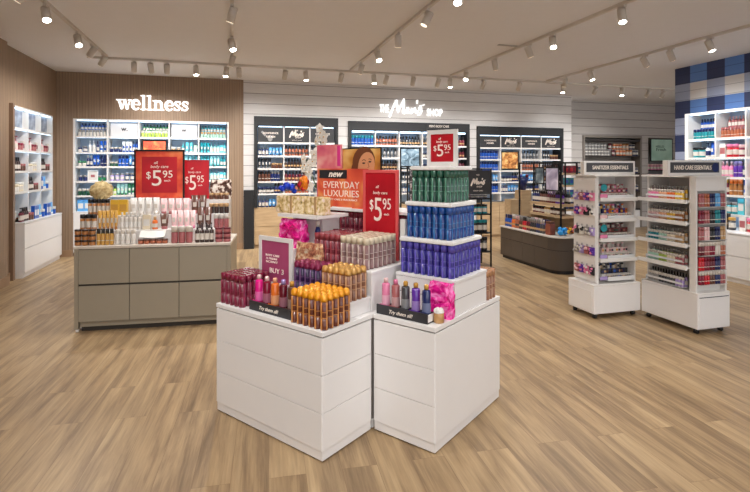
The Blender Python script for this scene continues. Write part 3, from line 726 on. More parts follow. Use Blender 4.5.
g = thing('spray_bottle', 'navy spray bottle with white cap between the hot pink bag and maroon bottles', 'bottle', DF, -0.60, .58, S2Z)
part('body', MB().lathe([(0.02, 0), (0.021, 0.2), (0.012, 0.23)], mat('navy', 0.2), 12), g); part('cap', MB().lathe([(0.015, 0.23), (0.015, 0.27)], mat('offwhite'), 12), g)
y = 0.93
xa, xb = pf(276, 0.66), pf(308, 0.66)
g = thing('display_tray', 'short white tray under the gold floral boxes', 'tray', DF, -0.93, 0.50, S4Z - 0.026)
part('tray_board', MB().box(0, 0.40, 0, 0.33, 0, 0.022, WHITE_LAM), g)
riser('tall white box holding up the short tray behind the hot pink bag', -0.92, -0.61, 0.64, 0.82, S2Z, S4Z - 0.027)
for nm, a, b, sd in (('gold floral-printed gift box under the blue foil ornament', 276, 303, 11), ('gold floral-printed gift box next to the orange sunset poster', 304, 323, 12)):
    xa, xb = pf(a, 0.56), pf(b, 0.56)
    g = thing('gift_box', nm, 'gift box', DF, (xa + xb) / 2, 0.60, S4Z - 0.0035)
    part('box_body', MB().box(-(xb - xa) / 2, (xb - xa) / 2, -0.04, 0.04, 0, 0.125, GOLDW), g, bevel=0.008)
    part('ribbon', MB().box(0.01, 0.03, -0.043, 0.043, 0, 0.128, mat('tan', 0.3, 0.3)), g)
xc = pf(291, 0.62)
g = thing('tinsel_ornament', 'shiny blue crumpled foil ornament on the gold gift boxes', 'ornament', DF, xc, 0.59, S4Z + 0.121)
m = MB(); r3 = random.Random(2)
for k in range(9): m.ball((r3.uniform(-.045, .045), r3.uniform(-.03, .03), 0.03 + r3.uniform(0, .06)), r3.uniform(.018, .03), mat((26, 60, 186), 0.2), 6)
part('foil_body', m, g)
g = thing('tinsel_ornament', 'red and orange crumpled foil flower behind the blue ornament', 'ornament', DF, pf(301, 0.66), 0.665, S4Z + 0.121)
m = MB()
for k in range(10): m.ball((r3.uniform(-.06, .05), r3.uniform(-.015, .015), 0.03 + r3.uniform(0, .10)), r3.uniform(.018, .028), mat((236, 130, 20) if k % 3 else (176, 22, 40), 0.3), 6)
part('foil_body', m, g)
# pink wrap in front of the tower riser
xa, xb = 0.29, 0.425
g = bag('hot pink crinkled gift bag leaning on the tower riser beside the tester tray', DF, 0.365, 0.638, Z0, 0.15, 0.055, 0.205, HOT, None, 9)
# white post at the tower's left
g = thing('sign_holder', 'slim white acrylic holder between the red sale sign and the blue bottles', 'holder', DF, -0.016, 0.80, S2Z)
part('panel', MB().box(-0.03, 0.01, 0, 0.02, 0, 0.30, WHITE_MET), g); part('foot', MB().box(-0.035, 0.012, -0.01, 0.04, 0, 0.006, WHITE_MET), g)

# orchid
y = 1.12
g = thing('potted_orchid', 'white orchid with arching blossom sprays behind the gold boxes', 'plant', DF, pf(321, y), y, TZ)
part('pot', MB().lathe([(0.04, 0), (0.055, 0.09), (0.05, 0.09), (0.045, 0.08)], mat('white', 0.3), 16), g)
STM = mat((88, 108, 52), 0.6); PET = mat((240, 236, 226), 0.5); r4 = random.Random(4)
m = MB(); st1 = [Vector((0, 0, .08)), Vector((-.03, 0, .25)), Vector((-.01, -.02, .42)), Vector((.04, -.03, .58)), Vector((0.05, -.03, .66))]
st2 = [Vector((0, 0, .08)), Vector((-.07, -.02, .2)), Vector((-.12, -.03, .34)), Vector((-.16, -.04, .40))]
for st in (st1, st2):
    for a, b in zip(st, st[1:]): m.cyl(a, b, 0.004, STM, 6)
part('stem', m, g)
m = MB()
for k in range(5):
    a = k * 1.25; t = Vector((math.cos(a) * .10, math.sin(a) * .03, .16)); b0 = Vector((0, 0, .09)); nrm = Vector((-math.sin(a) * .02, math.cos(a) * .02, 0))
    mid = (b0 + t) / 2 + Vector((0, 0, .02))
    m.add([b0 - nrm * .5, b0 + nrm * .5, mid + nrm, t, mid - nrm], [(0, 1, 2, 3, 4)], mat((44, 88, 42), 0.4))
part('leaf', m, g)
fl = MB()
for k in range(5):
    a = k * 2 * PI / 5 + 0.3; c, s_ = math.cos(a), math.sin(a); L2, Wd = 0.052, 0.024
    pts = [(0, 0, 0), (c * L2 * .5 - s_ * Wd, -.004, s_ * L2 * .5 + c * Wd), (c * L2, .004, s_ * L2), (c * L2 * .5 + s_ * Wd, -.004, s_ * L2 * .5 - c * Wd)]
    fl.add(pts, [(0, 1, 2, 3)], PET); fl.add([(p[0], p[1] + .003, p[2]) for p in pts], [(3, 2, 1, 0)], PET)
fl.ball((0, -.006, 0), 0.006, mat('gold'), 6)
fm = fl.mesh('blossom')
spots = [(.03, -.04, .56), (-.005, -.05, .53), (.06, -.03, .52), (.045, -.05, .60), (0.0, -.04, .485), (.075, -.04, .565), (.03, -.05, .64), (-.06, -.04, .36), (-.10, -.05, .33), (-.13, -.04, .27), (-.09, -.05, .27), (-.16, -.05, .38), (-.17, -.05, .30), (-.12, -.05, .21), (-.15, -.04, .16), (-.09, -.05, .15), (.02, -.05, .46), (-.03, -.05, .42)]
for i, p in enumerate(spots):
    o = link('blossom', fm, g, p, r4.uniform(-.5, .5)); o.scale = (1, 1, 1) if i % 2 else (0.85, 1, 0.85)

# ------------------------------------------------------------------ wall shelving units
def unit(label, fr, W_, z_list, nbays, depth, frame_m, ztop, zbase, base_m, base_out=0.0, base_rows=2, base_cols=3, header_z=None, led=LED, back_m=None, stile=0.03, noshelf=(), base_side=None, lip=0.03, header_m=None, category='shelving unit', base_x=(0.0, 0.0)):
    """z_list = shelf tops from the highest down; local x along the wall, y into it, front plane at y=0"""
    g = thing('wall_shelving', label, category, fr)
    part('back_panel', MB().box(0, W_, depth - 0.02, depth, zbase, ztop, back_m or SHELFBACK), g)
    for nm, a in (('side_panel', 0), ('side_panel', W_ - stile)):
        part(nm, MB().box(a, a + stile, -0.02 if header_z else 0, depth - 0.02, zbase, ztop, frame_m), g)
    hz = header_z or ztop
    if header_z: part('header_board', MB().box(stile, W_ - stile, -0.02, depth - 0.02, header_z, ztop, frame_m), g)
    else: part('top_panel', MB().box(stile, W_ - stile, 0, depth - 0.02, ztop - 0.025, ztop, frame_m), g)
    bw = (W_ - 2 * stile) / nbays
    for k in range(1, nbays): part('divider', MB().box(stile + k * bw - 0.011, stile + k * bw + 0.011, 0.004, depth - 0.02, zbase + 0.03, hz - (0 if header_z else 0.025), WHITE_MET), g)
    for i, z in enumerate(z_list):
        for k in range(nbays):
            if (i, k) in noshelf: continue
            part('shelf', MB().box(stile + k * bw + 0.012, stile + (k + 1) * bw - 0.012, 0.0, depth - 0.02, z - 0.022, z, WHITE_MET).box(stile + k * bw + 0.012, stile + (k + 1) * bw - 0.012, -0.004, 0.0, z - 0.03, z + 0.004, WHITE_MET), g)
            part('led_strip', MB().box(stile + k * bw + 0.03, stile + (k + 1) * bw - 0.03, 0.015, 0.03, z - 0.03, z - 0.0225, led), g)
    for k in range(nbays):
        part('led_strip', MB().box(stile + k * bw + 0.03, stile + (k + 1) * bw - 0.03, 0.02, 0.036, hz - 0.036, hz - 0.0265 if not header_z else hz - 0.002, led), g)
    # base cupboard
    bx0, bx1 = base_x
    part('base_cabinet', MB().box(bx0 + 0.005, W_ - bx1 - 0.005, -base_out + 0.016, depth - 0.02, 0.06, zbase - 0.02, base_side or base_m), g)
    part('plinth', MB().box(bx0 + 0.01, W_ - bx1 - 0.01, -base_out + 0.03, depth - 0.03, 0, 0.06, base_m), g)
    part('counter_top', MB().box(bx0, W_ - bx1, -base_out - 0.004, depth - 0.02, zbase - 0.02, zbase, base_m if base_m is OAK else WHITE_LAM), g)
    ww = (W_ - bx0 - bx1) / base_cols
    for c in range(base_cols):
        for r in range(base_rows):
            h_ = (zbase - 0.02 - 0.07) / base_rows
            part('drawer_front', MB().box(bx0 + ww * c + 0.004, bx0 + ww * (c + 1) - 0.004, -base_out, -base_out + 0.015, 0.07 + h_ * r + 0.003, 0.07 + h_ * (r + 1) - 0.006, base_m), g)
    return g, bw, stile
def bayx(U_, b, pad=0.03): g, bw, st = U_; return st + b * bw + pad, st + (b + 1) * bw - pad

# wellness wall
WU = Frame(-2.73, YB, 0)
wz = [2.155, 1.868, 1.61, 1.345, 1.085]
UW = unit('white lit shelving recessed into the wood wall under the wellness sign', WU, 2.67, wz, 5, 0.34, WHITE_MET, 2.47, 0.80, WHITE_LAM, 0.0, 2, 3)
def two_tier(U_, fr, b, z, k1, c1, k2, c2, where, hh=0.12, n=8, y=0.08):
    x0, x1 = bayx(U_, b)
    g = thing('shelf_step', 'clear step holding the upper row of bottles ' + where, 'shelf step', fr, x0 - 0.012, 0.17, z + 0.0008)
    part('step_board', MB().box(0, x1 - x0 + 0.024, 0, 0.13, 0, hh, mat((206, 216, 226), 0.3, name='frosted_acrylic')), g)
    w_ = (x1 - x0) / n * 0.92
    run(fr, x0, x1, y, z, [(k1, c1[0], c1[1], w_, hh, n)], 'lower row ' + where)
    run(fr, x0, x1, 0.23, z + hh + 0.001, [(k2, c2[0], c2[1], w_, hh * 1.05, n)], 'upper row ' + where)
wn = lambda i, b: '%s shelf, %s bay, wellness wall' % (ORD[i], ('first', 'second', 'third', 'fourth', 'last')[b])
two_tier(UW, WU, 0, wz[0], 'jar', ('offwhite', 'grey'), 'bottle', ('blue', 'navy'), 'topping the first wellness bay')
two_tier(UW, WU, 2, wz[0], 'jar', ('lime', 'offwhite'), 'bottle', ('green', 'darkgreen'), 'topping the middle wellness bay')
two_tier(UW, WU, 4, wz[0], 'jar', ('mint', 'tan'), 'bottle', ('cyan', 'teal'), 'topping the last wellness bay')
GREYP = mat((206, 204, 204), 0.5, name='pale_grey_card')
for b, wd in ((1, 'second'), (3, 'fourth')):
    x0, x1 = bayx(UW, b, 0.03)
    framed_sign('pale grey card with small black letter w, top of the %s wellness bay' % wd, WU, (x0 + x1) / 2, 0.10, wz[0], x1 - x0, 0.27, 0.004, GREYP, GREYP,
                text=lambda m, a, h, yy, z0: m.text('w.', 0, z0 + h * 0.42, 0.11, yy, mat('black'), bold=0.02), name='shelf_card')
fr_x0, fr_x1 = bayx(UW, 2, 0.05)
framed_sign('black-framed orange fragrance print in the middle bay of the wellness wall', WU, (fr_x0 + fr_x1) / 2, 0.06, wz[1], fr_x1 - fr_x0, 0.24, 0.02, BLACKMET, SUN, text=lambda m, a, h, yy, z0: m.text('AROMA', 0, z0 + h * .3, a * .6, yy, mat('red'), h=h * .3), name='framed_print', cat='picture')
def mixed(U_, fr, b, z, spec, where, y=0.09, pad=0.02):
    f_, top_ = (1.4, 0.235) if 'plaid' in where else (1.22, 0.205)
    spec = [(k_, a_, b_, w_ * (1.25 if top_ > .21 else 1.1), min(h_ * f_, top_), n_) for k_, a_, b_, w_, h_, n_ in spec]
    x0, x1 = bayx(U_, b, pad); items = []; tot = 0; k = 0; seq = [it[:5] + (1,) for it in spec for _ in range(it[5])]
    if sum(it[3] for it in seq) > (x1 - x0) * 0.8: items = seq
    else:
        k2 = 2 if sum(it[3] for it in seq) * 2 < (x1 - x0) * 1.1 else 1
        items = [it[:5] + (it[5] * k2,) for it in spec]
        items = [it[:5] + (it[5] + (1 if sum(q[3] * q[5] for q in items) + .06 * (n_ + 1) < (x1 - x0) else 0),) for n_, it in enumerate(items)]
    run(fr, x0, x1, y, z, items, where)
Hs = 0.16
B1 = [('jar', 'offwhite', 'navy', .06, .07, 1), ('candle', 'navy', 'grey', .075, .09, 1), ('pump', 'white', 'white', .05, .2, 2), ('bottle', 'navy', 'navy', .045, .17, 1), ('tube', 'blue', 'white', .05, .17, 2)]
B1b = [('jar', 'navy', 'offwhite', .06, .08, 2), ('tube', 'white', 'blue', .05, .18, 2), ('bottle', 'blue', 'navy', .045, .17, 2)]
B2 = [('jar', 'offwhite', 'green', .06, .08, 1), ('bottle', 'navy', 'offwhite', .045, .17, 2), ('tube', 'blue', 'navy', .05, .17, 2), ('plain_bottle', 'navy', 'navy', .05, .19, 2)]
B2b = [('jar', 'darkgreen', 'offwhite', .06, .07, 1), ('plain_bottle', 'blue', 'navy', .05, .17, 3), ('tube', 'sky', 'navy', .05, .18, 1), ('bottle', 'navy', 'sky', .045, .15, 2)]
B3 = [('jar', 'navy', 'grey', .065, .11, 2), ('jar', 'green', 'grey', .065, .10, 2)]
B3b = [('candle', 'lilac', 'grey', .062, .11, 3), ('candle', 'navy', 'grey', .062, .12, 2), ('plain_bottle', 'lime', 'green', .045, .12, 1)]
B4 = [('jar', 'darkgreen', 'offwhite', .06, .1, 2), ('bottle', 'green', 'darkgreen', .05, .14, 2), ('plain_bottle', 'lime', 'offwhite', .05, .15, 2)]
B4b = [('bottle', 'lime', 'darkgreen', .05, .13, 1), ('tube', 'mint', 'green', .055, .19, 2), ('tube', 'green', 'white', .055, .18, 2), ('plain_bottle', 'darkgreen', 'lime', .05, .17, 1)]
C1 = [('jar', 'tan', 'offwhite', .07, .09, 2), ('pump', 'teal', 'cyan', .05, .2, 1), ('tube', 'cyan', 'white', .055, .17, 2), ('box', 'mint', 'palepink', .06, .12, 1)]
C2 = [('plain_bottle', 'cyan', 'teal', .05, .18, 2), ('tube', 'aqua', 'teal', .055, .19, 2), ('bottle', 'teal', 'cyan', .048, .19, 2)]
C3 = [('tube', 'teal', 'cyan', .055, .16, 2), ('pump', 'aqua', 'teal', .055, .2, 2), ('box', 'cyan', 'white', .06, .13, 1), ('bottle', 'cyan', 'teal', .045, .17, 1)]
mixed(UW, WU, 0, wz[1], B1, wn(1, 0)); mixed(UW, WU, 1, wz[1], B1b, wn(1, 1)); mixed(UW, WU, 3, wz[1], C1, wn(1, 3)); mixed(UW, WU, 4, wz[1], C3, wn(1, 4))
mixed(UW, WU, 0, wz[2], B2, wn(2, 0)); mixed(UW, WU, 1, wz[2], B2b, wn(2, 1)); mixed(UW, WU, 3, wz[2], C2, wn(2, 3)); mixed(UW, WU, 4, wz[2], C2, wn(2, 4))
mixed(UW, WU, 1, wz[3], B3b, wn(3, 1)); mixed(UW, WU, 3, wz[3], C1, wn(3, 3)); mixed(UW, WU, 4, wz[3], C3, wn(3, 4))
x0, x1 = bayx(UW, 0)
run(WU, x0, x0 + 0.15, 0.09, wz[3], B3[:1], wn(3, 0)); run(WU, x1 - 0.15, x1, 0.09, wz[3], B3[1:], wn(3, 0))
framed_sign('small white shelf frame with a pink print in the first wellness bay', WU, (x0 + x1) / 2 + 0.01, 0.06, wz[3], 0.17, 0.2, 0.02, WHITE_MET, mat('offwhite'),
            text=lambda m, a, h, yy, z0: m.box(-a * .25, a * .25, yy, yy + .001, z0 + h * .3, z0 + h * .6, mat('rose')), name='shelf_card')
mixed(UW, WU, 0, wz[4], B4, wn(4, 0)); mixed(UW, WU, 1, wz[4], B4b, wn(4, 1)); mixed(UW, WU, 3, wz[4], B4b, wn(4, 3)); mixed(UW, WU, 4, wz[4], C2, wn(4, 4))
mixed(UW, WU, 0, 0.80, [('box', 'sky', 'white', .1, .18, 2), ('tube', 'aqua', 'teal', .055, .17, 2)], 'base cabinet, first bay, wellness wall')
mixed(UW, WU, 4, 0.80, C1, 'base cabinet, last bay, wellness wall')
# men's units
MENB = mat((25, 26, 29), 0.6, name='matt_black_board', var=0.02)
CHALK = mat((50, 51, 54), 0.6, name='chalkboard_card', var=0.08)
def men_card(fr, x, z, w_, h_, kind, label, y=0.0):
    def t(m, a, h, yy, z0):
        if kind == 'mens':
            m.text('THE', -a * .02, z0 + h * .78, a * .14, yy, INK); mens_script(m, 0, z0 + h * .42, a * .62, yy, INK, 0.002, 0.15); m.text('SHOP', a * .05, z0 + h * .28, a * .24, yy, INK); m.text('BODY CARE', 0, z0 + h * .12, a * .4, yy, INK, h=h * .05)
        else:
            m.text('CONFIDENCE', 0, z0 + h * .55, a * .62, yy, INK, h=h * .13, bold=.02); m.text('FOR MEN', 0, z0 + h * .30, a * .36, yy, INK, h=h * .14, bold=.02)
            if kind == 'hands':
                m.ellipse(-a * .02, z0 + h * .26, a * .10, h * .22, yy + .001, mat('grey'), .001); m.stroke([(-a * .36, z0 + h * .72), (-a * .2, z0 + h * .42)], h * .14, yy + .001, mat('grey'), .001)
    framed_sign(label, fr, x, y, z, w_, h_, 0.005, mat('darkgrey'), CHALK, text=t, name='shelf_card', feet=False)
mz = [2.09, 1.825, 1.57, 1.315, 1.075]
DK = lambda a='charcoal', b='black', n=6, k='bottle', w=.055, h=.17: (k if k != 'bottle' else 'dark_bottle', a, b, w + .006, h * 1.1, n)
def men_unit(label, x0, W_, nb, ztop, zs, noshelf=()):
    fr = Frame(x0, YB - 0.01, 0)
    return fr, unit(label, fr, W_, zs, nb, 0.34, MENB, ztop, 0.80, OAK, 0.0, 2, nb, header_z=ztop - 0.19, led=LEDM, noshelf=noshelf, stile=0.06)
MENFR.append(None)
m1, U1 = men_unit("black-framed lit shelving of men's products behind the orchid, left of the three", 0.415, 1.68, 3, 2.60, mz)
m2, U2 = men_unit("black-framed lit shelving beneath the illuminated Men's SHOP sign", 2.31, 2.76, 5, 2.55, [z - 0.03 for z in mz], noshelf=((1, 2),))
m3, U3 = men_unit("black-framed lit shelving of men's products, nearest the grey alcove", 5.265, 2.24, 4, 2.51, [z - 0.05 for z in mz], noshelf=((1, 1),))
MENFR[:] = [m1, m2, m3]
def bays(U_, b): x0, x1 = bayx(U_, b, 0.015); return (x0 + x1) / 2, x1 - x0
for b, kd, lab in ((0, 'hands', 'chalkboard card with grey hands print, first header of the orchid-side shelving'), (1, 'mens', "chalkboard Men's card, second header of the orchid-side shelving"), (2, 'him', 'chalkboard card partly behind the orchid blossoms')):
    c, w_ = bays(U1, b); men_card(m1, c, mz[0], w_, 0.30, kd, lab)
for b, kd, lab in ((0, 'him', 'chalkboard lettered card, first header of the alcove-side black shelving'), (1, 'mens', "chalkboard Men's card, second header of the alcove-side black shelving"), (2, 'him', 'chalkboard lettered card, third header of the alcove-side black shelving'), (3, 'mens', "chalkboard Men's card, last header of the alcove-side black shelving")):
    c, w_ = bays(U3, b); men_card(m3, c, mz[0] - 0.05, w_, 0.26, kd, lab)
where3 = lambda u, i, b: '%s shelf, %s bay, %s black shelving' % (ORD[i], ('first', 'second', 'third', 'fourth', 'last')[b], u)
OPT = [[DK('navy', 'grey', 3, 'pump', .05, .16), DK('sky', 'navy', 4, 'tube', .05, .12)], [DK('darkbrown', 'black', 8, 'bottle', .045, .15)], [DK('charcoal', 'grey', 4, 'tube', .05, .15), DK('brown', 'tan', 3, 'jar', .06, .08)],
       [DK('brown', 'darkbrown', 4, 'plain_bottle', .05, .17), DK('navy', 'grey', 4, 'plain_bottle', .05, .17)], [DK('grey', 'charcoal', 5, 'bottle', .05, .15)], [DK('copper', 'black', 7, 'bottle', .05, .16)],
       [DK('charcoal', 'navy', 4, 'candle', .065, .09), DK('navy', 'black', 3, 'bottle', .05, .15)], [DK('blue', 'navy', 7, 'plain_bottle', .055, .15)], [DK('maroon', 'black', 6, 'bottle', .05, .16)]]
def fill(U_, fr, i, b, z, k, u): mixed(U_, fr, b, z, OPT[k % len(OPT)], where3(u, i, b))
sel1 = {1: (0, 5, 2), 2: (2, 1, 6), 3: (3, 8, 4), 4: (6, 5, 4)}
for i in (1, 2, 3, 4):
    for b in range(3): fill(U1, m1, i, b, mz[i], sel1[i][b], 'orchid-side')
mixed(U1, m1, 0, 0.80, OPT[0], 'oak base, first bay, orchid-side black shelving')
mixed(U1, m1, 1, 0.80, OPT[6], 'oak base, second bay, orchid-side black shelving')
top2 = [('blue', 'teal'), ('copper', 'black'), ('charcoal', 'black'), ('charcoal', 'grey'), ('crimson', 'charcoal')]
for b in range(5):
    mixed(U2, m2, b, mz[0] - .03, [('plain_bottle' if b == 0 else 'dark_bottle', top2[b][0], top2[b][1], .062, .24, 7)], where3('middle', 0, b))
for i, row in ((1, (7, 4, None, 6, 8)), (2, (0, 1, None, 6, 8)), (3, (3, 5, 2, 2, 8)), (4, (6, 2, 0, 5, 4))):
    for b in range(5):
        if row[b] is not None: fill(U2, m2, i, b, mz[i] - .03, row[b], 'middle')
c, w_ = bays(U2, 2)
framed_sign('black-framed blue-grey citrus print in the middle black shelving', m2, c, 0.05, mz[2] - .03 + 0.02, w_ - .04, 0.46, 0.025, BLACKMET,
            blotch_material('ice_blue_print', [(0.3, (40, 60, 74)), (0.5, (130, 158, 176)), (0.7, (222, 232, 238))], 6, distort=1.5), text=lambda m, a, h, yy, z0: None, name='framed_print', cat='picture')
for i, row in ((1, (7, None, 4, 2)), (2, (7, None, 5, 1)), (3, (0, 6, 0, 8)), (4, (7, 0, 6, 2))):
    for b in range(4):
        if row[b] is not None: fill(U3, m3, i, b, mz[i] - .05, row[b], 'alcove-side')
c, w_ = bays(U3, 1)
framed_sign('black-framed glowing amber fragrance print in the alcove-side black shelving', m3, c, 0.05, mz[2] - .03, w_ - .04, 0.42, 0.025, BLACKMET,
            blotch_material('amber_glow_print', [(0.3, (120, 60, 26)), (0.5, (214, 140, 66)), (0.66, (250, 214, 140)), (0.8, (255, 244, 214))], 9, distort=1.0), text=lambda m, a, h, yy, z0: None, name='framed_print', cat='picture')
c, w_ = bays(U2, 4)
g = thing('category_card', 'black arched header card above the small tower sign on the middle shelving', 'sign', m2, c - 0.42, -0.036, 2.42)
part('card', MB().box(-.3, .3, 0, .012, 0, .13, mat('black')), g); m = MB(); m.text("MEN'S BODY CARE", 0, 0.04, .46, -.004, INK, h=.05); part('lettering', m, g)
# dark post panel between wood wall and the orchid-side shelving
g = thing('wall_panel', 'tall matt black panel standing against the wall beside the wood corner', 'panel', WF, 0.225, YB - 0.05, 0)
part('panel_board', MB().box(0, 0.185, 0, 0.05, 0, 1.15, MENB), g); part('edge_trim', MB().box(-0.004, 0, 0, 0.05, 0, 1.15, BLACKMET), g)

# left wall recessed unit (faces the room, +x)
LU = Frame(-3.0, 8.24, PI / 2)
lz = [2.175, 1.85, 1.54, 1.235, 0.975]
UL = unit('white lit shelving recessed into the side wood wall above a white cabinet', LU, 1.60, lz[:4] , 3, 0.29, WHITE_MET, 2.49, 0.80, WHITE_LAM, 0.14, 2, 1, stile=0.02, base_x=(-0.02, -0.0))
lw = lambda i, b: '%s shelf, %s bay, side wood wall' % (ORD[i], ('near', 'middle', 'far')[b])
for b in range(3):
    x0, x1 = bayx(UL, b, 0.03)
    framed_sign('silvery portrait print at the top of the %s bay, side wood wall' % ('near', 'middle', 'far')[b], LU, (x0 + x1) / 2, 0.06, lz[0], x1 - x0 - .03, 0.28, 0.012, WHITE_MET,
                blotch_material('silver_blue_print_%s' % 'abc'[b], [(0.3, (96, 104, 120)), (0.55, (160, 170, 186)), (0.75, (214, 220, 228))], 7), text=lambda m, a, h, yy, z0: None, name='framed_print', cat='picture')
PKR = [('tube', 'rose', 'offwhite', .05, .16, 2), ('pump', 'palepink', 'rose', .05, .2, 1), ('jar', 'rose', 'crimson', .07, .09, 2), ('box', 'offwhite', 'crimson', .06, .12, 1)]
DKR = [('pump', 'maroon', 'black', .05, .2, 1), ('bottle', 'darkbrown', 'black', .05, .18, 2), ('jar', 'brown', 'rose', .07, .09, 2)]
BLR = [('box', 'blue', 'white', .08, .16, 1), ('tube', 'sky', 'white', .05, .17, 2), ('jar', 'blue', 'white', .07, .1, 2)]
ORR = [('bottle', 'orange', 'black', .05, .16, 3), ('jar', 'amber', 'offwhite', .07, .09, 2)]
WHR = [('jar', 'white', 'cream', .07, .09, 2), ('candle', 'cream', 'white', .08, .11, 2)]
for i, row in ((1, (PKR, PKR, PKR)), (2, (DKR, WHR, DKR)), (3, (WHR, DKR, BLR))):
    for b in range(3):
        mixed(UL, LU, b, lz[i], row[b], lw(i, b), y=0.06); mixed(UL, LU, b, lz[i], row[b][::-1], 'rear line, ' + lw(i, b), y=0.17)
for b, sp in enumerate((WHR, ORR, BLR)):
    mixed(UL, LU, b, 0.80, sp, 'cabinet under the %s bay, side wood wall' % ('near', 'middle', 'far')[b], y=0.16)
    mixed(UL, LU, b, 0.80, (DKR, BLR, BLR)[b], 'cabinet front edge, %s bay, side wood wall' % ('near', 'middle', 'far')[b], y=-0.05)

# plaid wall unit (faces -x)
PU = Frame(7.08, 6.34, -PI / 2)
pz = [2.04, 1.745, 1.45, 1.185, 0.90]
UP = unit('white lit shelving against the blue and white plaid wall', PU, 1.98, pz, 4, 0.30, WHITE_MET, 2.46, 0.69, WHITE_LAM, 0.42, 2, 2, stile=0.06)
pw = lambda i, b: '%s shelf, %s bay, plaid wall' % (ORD[i], ('first', 'second', 'third', 'last')[b])
two_tier(UP, PU, 0, pz[0], 'plain_bottle', ('teal', 'navy'), 'bottle', ('blue', 'navy'), 'topping the first plaid-wall bay', 0.16, 8)
two_tier(UP, PU, 1, pz[0], 'plain_bottle', ('copper', 'rose'), 'bottle', ('rose', 'palepink'), 'topping the second plaid-wall bay', 0.16, 8)
two_tier(UP, PU, 2, pz[0], 'plain_bottle', ('rose', 'gold'), 'bottle', ('copper', 'palepink'), 'topping the third plaid-wall bay', 0.16, 8)
X1 = [('candle', 'teal', 'black', .09, .12, 2), ('pump', 'white', 'navy', .06, .21, 1), ('tube', 'blue', 'white', .06, .2, 2), ('box', 'white', 'blue', .07, .17, 1)]
X2 = [('box', 'white', 'rose', .08, .15, 1), ('candle', 'red', 'pink', .075, .14, 2), ('candle', 'crimson', 'palepink', .075, .13, 2)]
X3 = [('bottle', 'white', 'navy', .06, .17, 3), ('tube', 'navy', 'white', .06, .2, 2), ('plain_bottle', 'blue', 'navy', .06, .18, 1)]
X4 = [('bottle', 'pink', 'palepink', .055, .18, 3), ('plain_bottle', 'purple', 'lilac', .055, .18, 2), ('bottle', 'navy', 'white', .055, .18, 2)]
X5 = [('bottle', 'crimson', 'gold', .055, .18, 2), ('plain_bottle', 'amber', 'orange', .055, .17, 3), ('tube', 'blue', 'white', .055, .19, 2)]
X6 = [('candle', 'teal', 'grey', .075, .13, 3), ('box', 'cyan', 'white', .08, .17, 1), ('bottle', 'blue', 'navy', .05, .18, 1)]
X7 = [('box', 'black', 'gold', .08, .17, 3), ('candle', 'darkgrey', 'gold', .075, .13, 2)]
for i, row in ((1, (X1, X2, X2, X4)), (2, (X3, X4, X4, X3)), (3, (X5, X5, X5, X2)), (4, (X6, X6, X1, X6))):
    for b in range(4): mixed(UP, PU, b, pz[i], row[b], pw(i, b))
for b in range(3): mixed(UP, PU, b, 0.69, (X7, X7, X2)[b], 'white base, %s bay, plaid wall' % ('first', 'second', 'third')[b], y=-0.12)

# grey alcove: dark-shelved unit and mint poster
GU = Frame(8.62, 10.68, 0)
DARKSH = mat((44, 36, 34), 0.5, name='dark_shelf_board')
g = thing('wall_shelving', 'dark-shelved unit of small bottles recessed in the grey alcove wall', 'shelving unit', GU)
part('back_panel', MB().box(0, 1.84, 0.30, 0.32, 0.1, 2.42, mat((150, 142, 134), 0.6)), g)
for a in (0, 1.79): part('side_panel', MB().box(a, a + 0.05, -0.02, 0.30, 0, 2.42, mat((128, 120, 112), 0.5, name='grey_frame_board')), g)
part('top_panel', MB().box(0.05, 1.79, -0.02, 0.30, 2.36, 2.42, mat((128, 120, 112), 0.5, name='grey_frame_board')), g)
gz = [1.90, 1.44, 0.98, 0.5]
for z in [2.31] + gz: part('shelf', MB().box(0.05, 1.79, -0.01, 0.30, z - 0.035, z, DARKSH), g)
part('base_cabinet', MB().box(0.05, 1.79, 0.0, 0.30, 0.0, 0.46, WHITE_LAM), g)
for i, z in enumerate(gz[:3]):
    wh = '%s dark shelf, grey alcove unit' % ORD[i]
    for yy, zz, nm in ((0.05, 0.0, 'lower row, '), (0.17, 0.17, 'upper row, ')):
        if zz:
            s_ = thing('shelf_step', 'grey step for the upper row of bottles ' + wh, 'shelf step', GU, 0.06, 0.11, z + 0.0008); part('step_board', MB().box(0, 1.72, 0, 0.14, 0, 0.165, mat('grey')), s_)
        run(GU, 0.08, 0.86, yy, z + zz, [('candle', 'offwhite' if i % 2 else 'white', 'grey', .085, .15, 8)], nm + wh)
        run(GU, 0.90, 1.04, yy, z + zz, [('candle', 'crimson', 'maroon', .085, .15, 1)], nm + wh)
        run(GU, 1.05, 1.58, yy, z + zz, [('candle', 'orange', 'peach', .085, .15, 3), ('candle', 'peach', 'amber', .085, .15, 2)], nm + wh)
        run(GU, 1.60, 1.77, yy, z + zz, [('candle', 'navy', 'grey', .08, .15, 2)], nm + wh)
MINT = blotch_material('mint_poster_print', [(0.3, (150, 192, 172)), (0.7, (200, 230, 214))], 2)
g = framed_sign('dark-framed mint green poster on the grey alcove wall beside the plaid wall', Frame(10.72, 10.66, 0), 0.40, 0, 1.75, 0.74, 0.61, 0.02, BLACKMET, MINT,
    text=lambda m, a, h, yy, z0: (m.text('HELLO', -0.06, z0 + h * .62, a * .38, yy, mat('darkgreen'), h=h * .10), m.text('Fresh', -0.02, z0 + h * .46, a * .46, yy, mat('darkgreen'), h=h * .14)), feet=False, name='wall_poster', cat='poster')
AU = Frame(10.70, 10.70, 0)
g = thing('wall_shelving', 'short grey shelves of pink candles beneath the mint green poster', 'shelving unit', AU)
part('back_panel', MB().box(0, 0.80, 0.3, 0.32, 0, 2.38, mat('grey')), g)
for z in (1.52, 1.25, 0.95, 0.62): part('shelf', MB().box(0.01, 0.79, 0.0, 0.3, z - 0.03, z, DARKSH), g)
